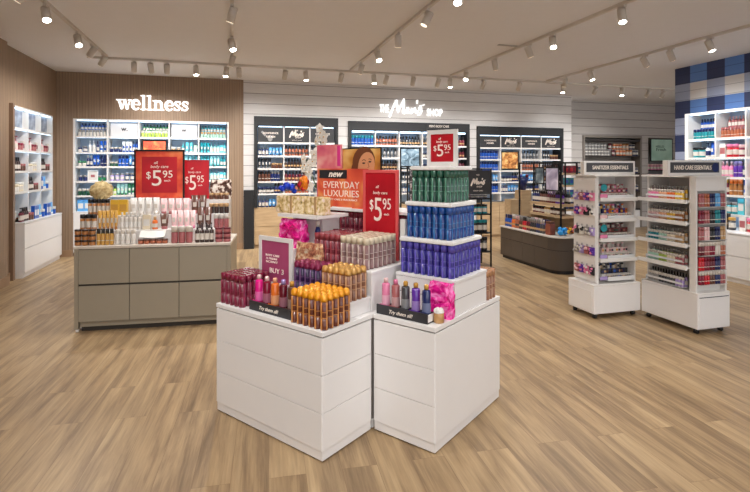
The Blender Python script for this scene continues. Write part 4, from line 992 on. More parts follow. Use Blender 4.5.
for i, z in enumerate((1.52, 1.25, 0.95, 0.62)): run(AU, 0.03, 0.77, 0.08, z, [('candle', ('pink', 'rose', 'red', 'crimson')[i], 'palepink', .085, .16, 7)], 'on the %s shelf beneath the mint poster' % ORD[i])

# ------------------------------------------------------------------ wellness table
TF = Frame(-1.463, 5.389, math.radians(-5.5))
TW, TD, TH = 1.455, 0.70, 0.83
g = thing('display_table', 'taupe six-drawer display table heaped with amber, white and rosy body care', 'table', TF)
part('plinth', MB().box(0.05, TW - 0.03, 0.05, TD - 0.03, 0, 0.06, mat((52, 46, 40), 0.6)), g)
part('base_rail', MB().box(0.045, TW - 0.02, 0.03, TD - 0.02, 0.045, 0.095, TAUPE), g)
part('carcass', MB().box(0.02, TW - 0.02, 0.014, TD - 0.014, 0.095, TH - 0.025, mat((60, 54, 48), 0.7)), g)
for a in (0, TW - 0.035): part('side_panel', MB().box(a, a + 0.035, 0, TD, 0.03, TH - 0.024, TAUPE), g)
part('worktop', MB().box(-0.005, TW + 0.005, -0.008, TD, TH - 0.024, TH, mat((206, 196, 184), 0.4, name='pale_stone_top')), g, bevel=0.002)
cw = (TW - 0.07) / 3
for c_ in range(3):
    for z0, z1 in ((0.10, 0.445), (0.465, 0.80)):
        part('drawer_front', MB().box(0.035 + cw * c_ + 0.003, 0.035 + cw * (c_ + 1) - 0.003, 0, 0.014, z0, z1, TAUPE), g)
part('levelling_foot', MB().cyl((0.02, 0.02, 0), (0.02, 0.02, 0.03), 0.015, WHITE_MET), g)
steps = [(0.17, 0.32, 0.955), (0.32, 0.47, 1.095), (0.47, 0.695, 1.24)]
g = thing('stepped_riser', 'white stepped riser buried under the body care on the taupe table', 'riser', TF, 0, 0, TH)
for y0, y1, z in steps: part('step_board', MB().box(0.03, TW - 0.06, y0, y1, 0, z - TH, WHITE_LAM), g)
tx = TF.fx
def heap(kind, a, b, p0, p1, y, z, n, h, where, layers=1, w=None):
    x0, x1 = tx(p0, y), tx(p1, y); w_ = w or (x1 - x0) / n * 0.96
    for l in range(layers):
        for k in range(n): put(kind, a, b, w_, h, TF, x0 + (x1 - x0) * (k + .5) / n, y, z + l * (h + 0.001), where)
r0, r1, r2, r3 = (0.085, TH), (0.25, .955), (0.40, 1.095), (0.55, 1.24)
heap('jar', 'amber', 'darkbrown', 74.5, 96, *r0, 3, 0.052, 'three-high stack at the outer table end', 3)
heap('plain_bottle', 'gold', 'black', 96.5, 114, *r0, 4, 0.16, 'front row of the taupe table')
heap('plain_bottle', 'white', 'offwhite', 115, 136, *r0, 4, 0.15, 'front row of the taupe table')
heap('jar', 'copper', 'brown', 138, 168, *r0, 5, 0.045, 'low front row under the open book')
heap('jar', 'rose', 'offwhite', 171, 193, *r0, 3, 0.17, 'front row of the taupe table')
heap('pump', 'darkbrown', 'black', 195, 214, *r0, 4, 0.20, 'front row of the taupe table')
heap('jar', 'rose', 'maroon', 215, 231, *r0, 2, 0.048, 'three-high stack at the table end beside the island', 3)
heap('candle', 'amber', 'black', 80, 97, *r1, 3, 0.165, 'lowest step, taupe table')
heap('tube', 'gold', 'amber', 98, 118, *r1, 5, 0.20, 'lowest step, taupe table')
heap('bottle', 'offwhite', 'white', 120, 142, *r1, 5, 0.18, 'lowest step, taupe table')
heap('box', 'cream', 'white', 143, 151, *r1, 1, 0.15, 'lowest step, taupe table')
heap('bottle', 'orange', 'tan', 152, 158, *r1, 1, 0.13, 'lowest step, taupe table')
heap('tube', 'brown', 'rose', 160, 169, *r1, 1, 0.16, 'lowest step, taupe table')
heap('tube', 'palepink', 'pink', 171, 196, *r1, 4, 0.19, 'lowest step, taupe table')
heap('tube', 'brown', 'darkbrown', 197, 212, *r1, 2, 0.22, 'lowest step, taupe table')
heap('jar', 'rose', 'white', 214, 229, *r1, 3, 0.15, 'lowest step, taupe table')
heap('candle', 'amber', 'black', 88, 110, *r2, 5, 0.17, 'middle step, taupe table')
heap('box', 'yellow', 'gold', 111, 128, *r2, 2, 0.16, 'middle step, taupe table')
heap('tube', 'white', 'offwhite', 130, 160, *r2, 4, 0.18, 'middle step, taupe table')
heap('tube', 'palepink', 'rose', 160, 190, *r2, 4, 0.17, 'middle step, taupe table')
heap('tube', 'brown', 'rose', 191, 207, *r2, 2, 0.20, 'middle step, taupe table')
heap('jar', 'darkbrown', 'tan', 209, 229, *r2, 4, 0.11, 'middle step, taupe table')
heap('jar', 'brown', 'tan', 209, 229, r3[0] - .02, r3[1], 4, 0.07, 'top step, taupe table')
# open white book of samples, bath lily, patterned pouch
g = thing('sample_book', 'open white sample book lying over the copper jars on the taupe table', 'book', TF, (tx(140, .12) + tx(165, .12)) / 2, 0.125, TH)
m = MB(); m.add([(-.12, -.035, .065), (0, -.035, .055), (0, .035, .115), (-.12, .035, .125)], [(0, 1, 2, 3)], mat('white')); m.add([(0, -.035, .055), (.12, -.035, .065), (.12, .035, .125), (0, .035, .115)], [(0, 1, 2, 3)], mat('white'))
o = part('page_spread', m, g); sd = o.modifiers.new('paper', 'SOLIDIFY'); sd.thickness = 0.006
part('support_block', MB().box(-.1, .1, .0, .036, 0, .062, WHITE_LAM), g)
def lily(label, x, y, z, r, mm, seed):
    g = thing('bath_lily', label, 'bath sponge', TF, x, y, z); rr = random.Random(seed); m = MB()
    vs = []; n1, n2 = 22, 12
    for i in range(n2 + 1):
        th = PI * i / n2
        for k in range(n1):
            q = r * (1 + rr.uniform(-.09, .09)); a = 2 * PI * k / n1
            vs.append((q * math.sin(th) * math.cos(a), q * .7 * math.sin(th) * math.sin(a), r * .9 - q * .86 * math.cos(th)))
    m.add(vs, [(i * n1 + k, i * n1 + (k + 1) % n1, (i + 1) * n1 + (k + 1) % n1, (i + 1) * n1 + k) for i in range(n2) for k in range(n1)], mm)
    part('mesh_ball', m, g); part('hanging_cord', MB().cyl((0, 0, r * 1.7), (0.01, 0, r * 1.95), .004, mat('cream')), g)
xa, xb = tx(90, .58), tx(113, .58)
lily('round straw-gold bath lily on top of the amber candles', (xa + xb) / 2, 0.58, 1.241, (xb - xa) / 2 * 1.0, blotch_material('straw_net', [(0.3, (170, 138, 84)), (0.7, (232, 212, 160))], 30, 0.8), 5)
xa, xb = tx(211, .66), tx(231, .66)
PATT = blotch_material('brown_white_patterned_cloth', [(0.40, (70, 44, 34)), (0.47, (120, 74, 56)), (0.53, (226, 212, 200)), (0.7, (244, 236, 228))], 26, 0.6, 1)
bag('brown and white patterned pouch above the rosy jars on the table', TF, (xa + xb) / 2, 0.64, 1.241, xb - xa, 0.07, 0.215, PATT, None, 8, name='patterned_pouch')
y = 0.53
x0, x1 = tx(134, y), tx(184.5, y)
framed_sign('large black-framed red sale sign reading $5.95 standing on the taupe table', TF, (x0 + x1) / 2, y, 1.24, x1 - x0, 0.55, 0.018, BLACKMET, REDC, REDHOT, 0.06)
y = 0.64
x0, x1 = tx(180, y), tx(209, y)
framed_sign('second red sale sign, half hidden behind the large black-framed one', TF, (x0 + x1) / 2, y, 1.24, x1 - x0 + 0.0, 0.44, 0.006, mat('red'), REDC, text=lambda m, a, b, yy, z0: sale_text(m, a * .9, b * .9, yy, z0 + .02))

# ------------------------------------------------------------------ rolling gondolas
def gondola(label, fr, W_, D_, zb, header, header_label_x, shelves, hx=(0, 0), hy=None, col_in=0.07):
    """shelf side faces local -y, width W_; peg side on local -x or +x"""
    g = thing('rolling_gondola', label, 'display stand', fr)
    part('base_cabinet', MB().box(0, W_, 0, D_, 0.055, zb - 0.02, WHITE_LAM), g, bevel=0.006)
    part('base_top', MB().box(0, W_, 0, D_, zb - 0.02, zb, WHITE_MET), g, bevel=0.004)
    for k, (a, b) in enumerate(((0.05, 0.05), (W_ - 0.06, 0.05), (0.05, D_ - 0.05), (W_ - 0.06, D_ - 0.05))):
        c = part('caster', MB().box(-0.012, 0.012, -0.014, 0.014, 0.03, 0.055, mat('darkgrey')), g, (a, b, 0))
        part('wheel', MB().cyl((-0.016, 0, 0.022), (0.016, 0, 0.022), 0.022, mat('black', 0.5), 12), c)
    return g
# left gondola: shelves face the viewer, peg panel on its left end
GL = Frame(3.637, 4.337, 0)
LW, LD, LB, LT = 0.60, 0.41, 0.36, 1.50
g = gondola('white rolling gondola of colourful sanitizers with a sanitizer header', GL, LW, LD, LB, None, None, None)
part('end_drawer', MB().box(-0.006, 0, 0.03, LD - 0.03, 0.08, LB - 0.07, WHITE_LAM), g)
part('back_panel', MB().box(0.10, LW - 0.02, LD - 0.08, LD - 0.06, LB, LT, WHITE_MET), g)
part('side_panel', MB().box(0.075, 0.10, 0.05, LD - 0.02, LB, LT, WHITE_MET), g); part('side_panel', MB().box(LW - 0.035, LW - 0.02, 0.05, LD - 0.02, LB, LT, WHITE_MET), g)
part('top_board', MB().box(0.03, LW, 0.02, LD, LT, LT + 0.015, WHITE_MET), g)
m = MB().box(-0.01, LW + 0.06, 0.14, 0.20, LT + 0.016, LT + 0.165, WHITE_MET); hd = part('header_box', m, g, bevel=0.003)
part('header_panel', MB().box(0.02, LW + 0.03, 0.134, 0.14, LT + 0.045, LT + 0.145, mat('darkgrey')), hd)
m = MB(); m.text('SANITIZER ESSENTIALS', (LW + .05) / 2, LT + 0.075, 0.47, 0.130, INK, h=0.042, bold=.01); part('lettering', m, hd)
LSH = [1.255, 1.035, 0.825, 0.61, LB + 0.02]
for z in LSH[:4]:
    part('shelf', MB().box(0.10, LW - 0.035, 0.03, LD - 0.08, z - 0.014, z, WHITE_MET), g); part('price_rail', MB().box(0.095, LW - 0.03, 0.01, 0.03, z - 0.018, z + 0.018, WHITE_MET), g)
for z in LSH: part('sign_tab', MB().box(0.11, 0.20, 0.036, 0.042, z + 0.02, z + 0.055, mat(rng.choice(['pink', 'lilac', 'rose', 'palepink']))), g)
for z in LSH[:3:2]:
    part('round_sticker', MB().ellipse(0.155, z + 0.125, 0.04, 0.04, 0.034, mat('teal'), 0.003), g)
CLR = ['crimson', 'pink', 'charcoal', 'purple', 'navy', 'rose', 'orange', 'teal', 'offwhite', 'yellow', 'maroon', 'sky']
rows_pal = [['crimson', 'rose', 'navy', 'offwhite', 'maroon', 'pink'], ['blue', 'navy', 'amber', 'orange', 'crimson', 'pink', 'yellow'], ['black', 'maroon', 'darkgreen', 'charcoal', 'brown', 'rose'],
            ['rose', 'palepink', 'brown', 'gold', 'offwhite', 'charcoal'], ['charcoal', 'black', 'brown', 'tan', 'navy', 'blue']]
for i, z in enumerate(LSH):
    wh = '%s tier, sanitizer gondola' % ORD[i]
    b_ = thing('acrylic_bin', 'clear front bin, ' + wh, 'bin', GL, 0.215, 0.045, z + 0.001)
    part('bin_front', MB().box(0, 0.34, 0, 0.004, 0, 0.045, mat((226, 226, 226), 0.1, name='frosted_rim')), b_); part('bin_floor', MB().box(0, 0.34, 0.004, 0.07, 0, 0.004, mat((226, 226, 226), 0.1, name='frosted_rim')), b_)
    for k in range(11):
        c_ = rows_pal[i][(k * 5 + i) % len(rows_pal[i])]; c2 = rows_pal[i][(k * 3 + 1) % len(rows_pal[i])]
        put('plain_bottle', c_, 'offwhite', .028, .06, GL, 0.232 + 0.0305 * k, 0.08, z + 0.005, 'front row, ' + wh)
        put('box', c2, c_, .030, .05, GL, 0.226 + 0.031 * k, 0.142, z + 0.061, 'raised row, ' + wh, rz=rng.uniform(-.3, .3))
        put(('jar', 'plain_bottle', 'box')[k % 3], c_ if k % 2 else 'offwhite', c2, .031, .055, GL, 0.226 + 0.031 * k, 0.195 + 0.012 * (k % 2), z + 0.101, 'rear row, ' + wh)
    s_ = thing('shelf_step', 'white step under the raised rows, ' + wh, 'shelf step', GL, 0.203, 0.118, z + 0.001); part('step_board', MB().box(0, 0.355, 0, 0.052, 0, 0.06, WHITE_MET).box(0, 0.355, 0.052, 0.15, 0, 0.10, WHITE_MET), s_)
# pegged goods on its left end
pg_pal = [('hotpink', 'black'), ('grey', 'offwhite'), ('purple', 'offwhite'), ('white', 'black'), ('copper', 'palepink')]
part('peg_panel', MB().box(0.055, 0.075, 0.05, LD - 0.02, LB + 0.02, LT - 0.02, mat((222, 218, 214), 0.3, name='clear_peg_panel')), g)
def pouch_mesh(a, b, seed):
    rr = random.Random(seed); m = MB(); m.box(-.018, 0, -.032, .032, 0, .085, mat(a, 0.3)); 
    for k in range(5): m.ball((-.026 + rr.uniform(-.005, .005), rr.uniform(-.028, .028), .045 + rr.uniform(-.03, .035)), .014, mat(a if k % 2 else b, 0.4), 6)
    m.box(-.012, -.004, -.004, .004, .085, .11, mat('grey')); return m.mesh('sanitizer_holder')
for i, zt in enumerate((1.36, 1.20, 0.99, 0.78, 0.57)):
    for k in range(4):
        a, b = [('pink', 'white'), ('grey', 'offwhite'), ('purple', 'pink'), ('white', 'black'), ('rose', 'palepink'), ('charcoal', 'pink'), ('lilac', 'white')][(i * 3 + k * 2) % 7]
        solo('sanitizer_holder', pouch_mesh(a, b, i * 4 + k), '%s and %s novelty holder, peg row %s, sanitizer gondola end' % (say(a), say(b), ('one', 'two', 'three', 'four', 'five')[i]), 'holder', GL, 0.0545, 0.085 + 0.08 * k, zt - 0.12, '%s %s sanitizer holders on gondola end' % (a, b))
# right gondola: shelves face left (-x), peg end faces the viewer
GR = Frame(4.235, 4.325, -PI / 2)     # local x runs towards the viewer, local y to the right
RW, RD, RB, RT_ = 0.672, 0.40, 0.40, 1.50
g = gondola('white rolling gondola of hand care tubes under a hand care header', GR, RW, RD, RB, None, None, None)
part('end_drawer', MB().box(RW, RW + 0.006, 0.02, RD - 0.02, 0.08, RB - 0.05, WHITE_LAM), g)
part('drawer_gap', MB().box(RW, RW + 0.003, 0.02, RD - 0.02, RB - 0.047, RB - 0.041, GAP), g)
part('back_panel', MB().box(0.02, RW - 0.10, RD - 0.06, RD - 0.04, RB, RT_, WHITE_MET), g)
part('side_panel', MB().box(0.02, 0.035, 0.06, RD - 0.06, RB, RT_, WHITE_MET), g); part('side_panel', MB().box(RW - 0.10, RW - 0.085, 0.012, RD - 0.002, RB, RT_, WHITE_MET), g)
for yy in (0.012, RD - 0.022): part('end_post', MB().box(RW - 0.085, RW - 0.03, yy, yy + 0.018, RB, RT_, WHITE_MET), g)
part('end_header', MB().box(RW - 0.05, RW - 0.035, 0.032, RD - 0.023, RT_ - 0.13, RT_, WHITE_MET), g)
part('top_board', MB().box(0.0, RW, 0.0, RD, RT_, RT_ + 0.015, WHITE_MET), g)
hd = part('header_box', MB().box(RW - 0.16, RW - 0.10, -0.25, 0.42, RT_ + 0.016, RT_ + 0.165, WHITE_MET), g, bevel=0.003)
GH = Frame(*GR.w(RW - 0.10, -0.14, 0)[:2], 0)
part('header_panel', MB().box(RW - 0.10, RW - 0.094, -0.22, 0.38, RT_ + 0.045, RT_ + 0.145, mat('darkgrey')), hd)
m = MB(); m.text('HAND CARE ESSENTIALS', 0, 0, 0.46, 0, INK, h=0.042, bold=.01)
part('lettering', m, hd, (RW - 0.091, 0.05, RT_ + 0.075), PI / 2)
part('round_sticker', MB().ellipse(0, 0, 0.045, 0.045, 0, mat('navy'), 0.002), hd, (RW - 0.0935, 0.335, RT_ + 0.095), PI / 2)
RSH = [1.27, 1.06, 0.845, 0.63, RB + 0.01]
tier_pal = [['pink', 'peach', 'orange', 'yellow'], ['palepink', 'peach', 'yellow', 'amber'], ['teal', 'mint', 'cream', 'tan'], ['mint', 'lime', 'cream', 'rose'], ['grey', 'charcoal', 'darkgrey', 'lilac']]
for z in RSH[:4]:
    part('shelf', MB().box(0.035, RW - 0.10, 0.0, RD - 0.06, z - 0.014, z, WHITE_MET), g); part('price_rail', MB().box(0.0, RW - 0.085, -0.05, -0.03, z - 0.025, z + 0.012, WHITE_MET), g); part('shelf_apron', MB().box(0.0, RW - 0.09, -0.03, 0.0, z - 0.014, z - 0.004, WHITE_MET), g)
for i, z in enumerate(RSH):
    wh = '%s tier, hand care gondola' % ORD[i]
    b_ = thing('acrylic_bin', 'clear front bin, ' + wh, 'bin', GR, 0.055, 0.008, z + 0.001)
    part('bin_front', MB().box(0, 0.44, 0, 0.004, 0.03, 0.05, mat((226, 226, 226), 0.1, name='frosted_rim')), b_); part('bin_floor', MB().box(0, 0.44, 0.004, 0.10, 0, 0.004, mat((226, 226, 226), 0.1, name='frosted_rim')), b_)
    part('bin_end', MB().box(-0.003, 0, 0, 0.10, 0, 0.05, mat((226, 226, 226), 0.1, name='frosted_rim')), b_)
    for k in range(13):
        c_ = tier_pal[i][min(3, k * 4 // 13)]
        put('plain_bottle', c_, 'offwhite', .031, .095, GR, 0.078 + 0.0335 * k, 0.034, z + 0.006, 'front row, ' + wh)
        put('bottle', tier_pal[i][(k // 4) % 4], 'grey' if i < 4 else 'black', .031, .13, GR, 0.078 + 0.0335 * k, 0.078, z + 0.006, 'second row, ' + wh)
part('peg_panel', MB().box(RW - 0.084, RW - 0.078, 0.05, RD - 0.022, RB + 0.06, RT_ - 0.13, mat((186, 180, 174), 0.4, name='grey_peg_panel')), g)
end_pal = [['rose', 'copper', 'navy', 'sky', 'rose'], ['crimson', 'rose', 'charcoal', 'teal', 'navy'], ['rose', 'palepink', 'black', 'navy', 'tan'], ['maroon', 'rose', 'crimson', 'offwhite', 'copper'], ['red', 'crimson', 'maroon', 'navy', 'rose'], ['crimson', 'red', 'brown', 'navy', 'rose']]
for i, z in enumerate((1.22, 1.06, 0.90, 0.755, 0.61, 0.475)):
    b_ = part('peg_rail', MB().box(RW - 0.078, RW - 0.004, 0.052, RD - 0.025, z - 0.006, z - 0.001, mat((216, 212, 208), 0.2, name='clear_rail')), g)
    for k in range(10):
        c_ = end_pal[i][k // 2]
        for d in range(1):
            put('plain_bottle', c_, 'offwhite' if i in (3, 5) else c_, .031, .125, GR, RW - 0.022, 0.050 + 0.0332 * k, z, 'peg row %s, hand care gondola end' % ('one', 'two', 'three', 'four', 'five', 'six')[i])

# ------------------------------------------------------------------ dark curved counter with merchandise
CF = Frame(4.60, 7.86, -PI / 2)     # local x towards the viewer, y to the right
CL, CD, CH_ = 1.60, 0.62, 0.555
ESP = mat((82, 72, 64), 0.45, name='espresso_laminate')
g = thing('curved_counter', 'low dark brown counter with rounded near corner carrying a row of bottles', 'counter', CF)
def round_plan(x0, x1, y0, y1, r, z0, z1, mm, name):
    pts = [(x0, y0)] + [(x1 - r + r * math.sin(a * PI / 16), y0 + r - r * math.cos(a * PI / 16)) for a in range(9)] + [(x1, y1), (x0, y1)]
    m = MB(); n = len(pts); m.add([(a, b, z0) for a, b in pts] + [(a, b, z1) for a, b in pts], [tuple(reversed(range(n))), tuple(range(n, 2 * n))] + [(k, (k + 1) % n, n + (k + 1) % n, n + k) for k in range(n)], mm)
    return part(name, m, g)
round_plan(0.03, CL - 0.03, 0.03, CD, 0.17, 0, 0.05, mat('black'), 'plinth')
round_plan(0.006, CL - 0.006, 0.006, CD, 0.19, 0.05, CH_ - 0.02, mat((34, 28, 26), 0.6), 'carcass')
for k in range(4):
    for z0, z1 in ((0.055, 0.345), (0.355, CH_ - 0.03)):
        part('door_panel' if z0 < .1 else 'drawer_front', MB().box(0.004 + 0.345 * k, 0.345 * (k + 1), 0, 0.006, z0, z1, ESP), g)
for z0, z1 in ((0.055, 0.345), (0.355, CH_ - 0.03)): round_plan(CL - 0.215, CL, 0, CD, 0.20, z0, z1, ESP, 'curved_panel')
round_plan(-0.01, CL + 0.01, -0.01, CD, 0.205, CH_ - 0.02, CH_, mat((206, 200, 192), 0.4), 'worktop')
cseq = [('blue', 'navy', 4), ('orange', 'offwhite', 2), ('copper', 'palepink', 2), ('brown', 'grey', 2), ('red', 'charcoal', 2), ('maroon', 'grey', 2), ('charcoal', 'grey', 3), ('navy', 'grey', 2), ('darkgrey', 'offwhite', 2)]
run(CF, 0.03, 1.17, 0.09, CH_, [('dark_bottle', a, b, .052, .21, n) for a, b, n in cseq], 'along the dark curved counter')
run(CF, 0.05, 1.17, 0.20, CH_, [('dark_bottle', a, b, .052, .21, n) for a, b, n in cseq[::-1]], 'in the rear line on the dark curved counter')
g = thing('gift_tin', 'copper-brown tall tin with dark lid on the near end of the dark counter', 'tin', CF, 1.27, 0.12, CH_)
part('body', MB().box(-.06, .06, -.05, .05, 0, .17, mat((150, 84, 66), 0.35, 0.4)), g, bevel=0.01); part('lid', MB().box(-.055, .055, -.045, .045, .17, .205, mat('brown')), g)
g = thing('tinsel_ornament', 'bright blue ruffled bath flower on the rounded end of the dark counter', 'ornament', CF, 1.42, 0.22, CH_)
m = MB(); r3 = random.Random(5)
for k in range(10): m.ball((r3.uniform(-.05, .05), r3.uniform(-.05, .05), .04 + r3.uniform(0, .06)), .035, mat((30, 140, 210), .4), 7)
part('petals', m, g)
g = thing('tinsel_ornament', 'yellow and red ruffled flower beside the blue one on the dark counter', 'ornament', CF, 1.36, 0.44, CH_)
m = MB()
for k in range(10): m.ball((r3.uniform(-.07, .07), r3.uniform(-.07, .07), .035 + r3.uniform(0, .07)), .03, mat(('yellow', 'orange', 'crimson', 'pink')[k % 4], .4), 7)
part('petals', m, g)
# black frame with oak shelves standing on the counter
FRM = Frame(4.88, 7.72, -PI / 2); FL = 1.17
g = thing('metal_shelving', 'black metal frame with oak shelves rising behind the dark counter', 'display stand', FRM)
for x in (0, FL - 0.025):
    for y in (0, 0.29): part('post', MB().box(x, x + 0.025, y, y + 0.02, CH_ + 0.001, 1.68, BLACKMET), g)
for y in (0, 0.29): part('top_rail', MB().box(0.025, FL - 0.025, y, y + 0.02, 1.655, 1.68, BLACKMET), g)
fz = [1.02, 0.84]
for z in fz: part('shelf', MB().box(0.30, FL - 0.001, 0.021, 0.289, z - 0.04, z, OAK), g)
part('end_panel', MB().box(0.30, 0.33, 0.021, 0.289, CH_ + 0.001, 0.80, OAK), g); part('back_panel', MB().box(0.33, FL - 0.03, 0.27, 0.289, CH_ + 0.001, 0.80, OAK), g)
run(FRM, 0.32, FL - 0.03, 0.08, fz[0], [('bottle', 'navy', 'black', .05, .19, 4), ('bottle', 'brown', 'black', .05, .19, 4), ('bottle', 'maroon', 'lilac', .05, .19, 4), ('bottle', 'purple', 'black', .05, .19, 4)], 'upper oak shelf over the counter')
run(FRM, 0.32, FL - 0.03, 0.08, fz[1], [('candle', 'maroon', 'black', .07, .11, 4), ('candle', 'cream', 'gold', .07, .10, 2), ('candle', 'brown', 'black', .07, .11, 4)], 'lower oak shelf over the counter')
run(FRM, 0.32, FL - 0.03, 0.20, fz[0], [('bottle', 'charcoal', 'grey', .05, .21, 14)], 'back of the upper oak shelf over the counter')
def hang(label, x0, x1, z0, z1, mm):
    g = thing('hanging_print', label, 'picture', FRM, x0, -0.022, z0); W_ = x1 - x0
    part('frame', MB().box(0, W_, 0, 0.015, 0, 0.02, BLACKMET).box(0, W_, 0, 0.015, z1 - z0 - .02, z1 - z0, BLACKMET).box(0, .02, 0, .015, .02, z1 - z0 - .02, BLACKMET).box(W_ - .02, W_, 0, .015, .02, z1 - z0 - .02, BLACKMET), g)
    part('printed_panel', MB().box(.02, W_ - .02, 0.003, .012, .02, z1 - z0 - .02, mm), g)
    part('hanger', MB().box(W_ / 2 - .01, W_ / 2 + .01, 0.0, 0.01, z1 - z0, 1.68 - z0, BLACKMET), g)
LILP = blotch_material('lilac_haze_print', [(0.3, (130, 120, 142)), (0.5, (176, 166, 186)), (0.7, (222, 214, 224))], 5, distort=1.0)
hang('tall black-framed lilac haze print hanging over the dark counter', FRM.fx(546.5, 0), FRM.fx(560, 0), 1.22, 1.60, LILP)
hang('smaller black-framed dark teal print beside the lilac one', FRM.fx(536, 0), FRM.fx(545, 0), 1.32, 1.60, blotch_material('dark_teal_print', [(0.35, (50, 64, 72)), (0.55, (110, 124, 130)), (0.75, (196, 204, 206))], 8))
# oak display blocks behind the far end of the counter
for lab, x, z, w_ in (('oak display block, taller one behind the far end of the counter', 0.0, 1.16, 0.22), ('oak display block, lower one behind the far end of the counter', -0.225, 0.99, 0.22)):
    g = thing('display_block', lab, 'block', Frame(5.24, 8.20, 0), x, 0, 0)
    part('block_body', MB().box(0, w_, 0, 0.22, 0, z - 0.012, OAK), g, bevel=0.004); part('block_top', MB().box(-.003, w_ + .003, -.003, .223, z - 0.012, z, OAK), g)
g = thing('gift_bouquet', 'blue wrapped gift set with fanned tops on the taller oak block', 'gift', Frame(5.24, 8.20, 0), 0.11, 0.11, 1.161)
m = MB().lathe([(0.05, 0), (0.07, 0.12), (0.11, 0.24)], mat('navy', .3), 10); part('wrap', m, g); m = MB()
for k in range(7): m.ball((0.09 * math.cos(k * .9), 0.05 * math.sin(k * .9), 0.27), 0.035, mat(('blue', 'sky', 'maroon', 'offwhite')[k % 4]), 6)
part('tops', m, g)
# end-cap shelving to the right of the counter frame
EF = Frame(5.26, 6.95, 0)
g = thing('shelf_tower', 'open black-posted shelf tower of blue and pink goods between counter and gondola', 'display stand', EF)
for x in (0, 0.60):
    for y in (0, 0.3): part('post', MB().box(x, x + 0.02, y, y + 0.02, 0, 1.68, BLACKMET), g)
ez = [1.50, 1.30, 1.10, 0.90, 0.66, 0.42, 0.2]
for z in ez: part('shelf', MB().box(0.0, 0.62, 0.021, 0.299, z - 0.03, z, OAK if z > 0.8 else MENB), g)
part('top_rail', MB().box(0.02, 0.60, 0, 0.02, 1.66, 1.68, BLACKMET), g)
epal = [[('crimson', 'red'), ('teal', 'navy')], [('teal', 'blue'), ('charcoal', 'tan')], [('blue', 'teal'), ('rose', 'pink')], [('navy', 'blue'), ('crimson', 'offwhite')], [('hotpink', 'pink'), ('charcoal', 'grey')], [('pink', 'rose'), ('black', 'grey')], [('rose', 'palepink'), ('maroon', 'black')]]
for i, z in enumerate(ez):
    (a, b), (c_, d_) = epal[i]
    run(EF, 0.03, 0.59, 0.08, z, [('box', a, b, .07, .12, 3), ('candle', c_, d_, .07, .10, 3)], '%s shelf of the tower beside the counter' % ORD[i])

# ------------------------------------------------------------------ black racks behind the bottle tower
def rack(label, fr, W_, D_, H_, zs):
    g = thing('metal_rack', label, 'rack', fr)
    for x in (0, W_ - 0.022):
        for y in (0, D_ - 0.022): part('post', MB().box(x, x + 0.022, y, y + 0.022, 0, H_, BLACKMET), g)
    for y in (0, D_ - 0.022): part('top_rail', MB().box(0.022, W_ - 0.022, y, y + 0.022, H_ - 0.022, H_, BLACKMET), g)
    for z in zs: part('shelf', MB().box(0.0, W_, 0.0225, D_ - 0.0225, z - 0.02, z, BLACKMET), g)
    return g
R1 = Frame(3.50, 7.10, 0)
rack('black metal rack with a chalkboard header beyond the bottle tower', R1, 0.50, 0.34, 1.58, (1.10, 0.85, 0.55, 0.25))
men_card(R1, 0.25, 1.165, 0.42, 0.385, 'mens', "chalkboard Men's card on the black rack beyond the tower", y=-0.02)
run(R1, 0.03, 0.47, 0.10, 1.10, [('box', 'maroon', 'grey', .07, .055, 2), ('candle', 'navy', 'grey', .07, .055, 4)], 'on the top shelf of the black rack')
run(R1, 0.03, 0.47, 0.10, 0.85, [('box', 'red', 'offwhite', .15, .20, 1), ('candle', 'teal', 'black', .09, .15, 3)], 'on the second shelf of the black rack')
run(R1, 0.03, 0.47, 0.10, 0.55, [('candle', 'charcoal', 'teal', .085, .20, 5)], 'on the third shelf of the black rack')
run(R1, 0.03, 0.47, 0.10, 0.25, [('candle', 'charcoal', 'black', .085, .22, 5)], 'on the bottom shelf of the black rack')
R2 = Frame(2.56, 7.10, 0)
rack('black metal rack with a floral board, half hidden by the red sale sign', R2, 0.52, 0.34, 1.62, (1.05, 0.75, 0.45))
framed_sign('dark board with white floral print between the sale sign and bottle tower', R2, 0.26, -0.02, 1.07, 0.46, 0.50, 0.01, BLACKMET, blotch_material('dark_floral_print', [(0.42, (44, 42, 46)), (0.5, (110, 104, 108)), (0.58, (214, 206, 210))], 14, distort=2.0),
            text=lambda m, a, h, yy, z0: None, name='printed_board', feet=False)
run(R2, 0.04, 0.48, 0.12, 0.75, [('candle', 'rose', 'palepink', .08, .14, 5)], 'on the middle shelf of the floral-board rack')

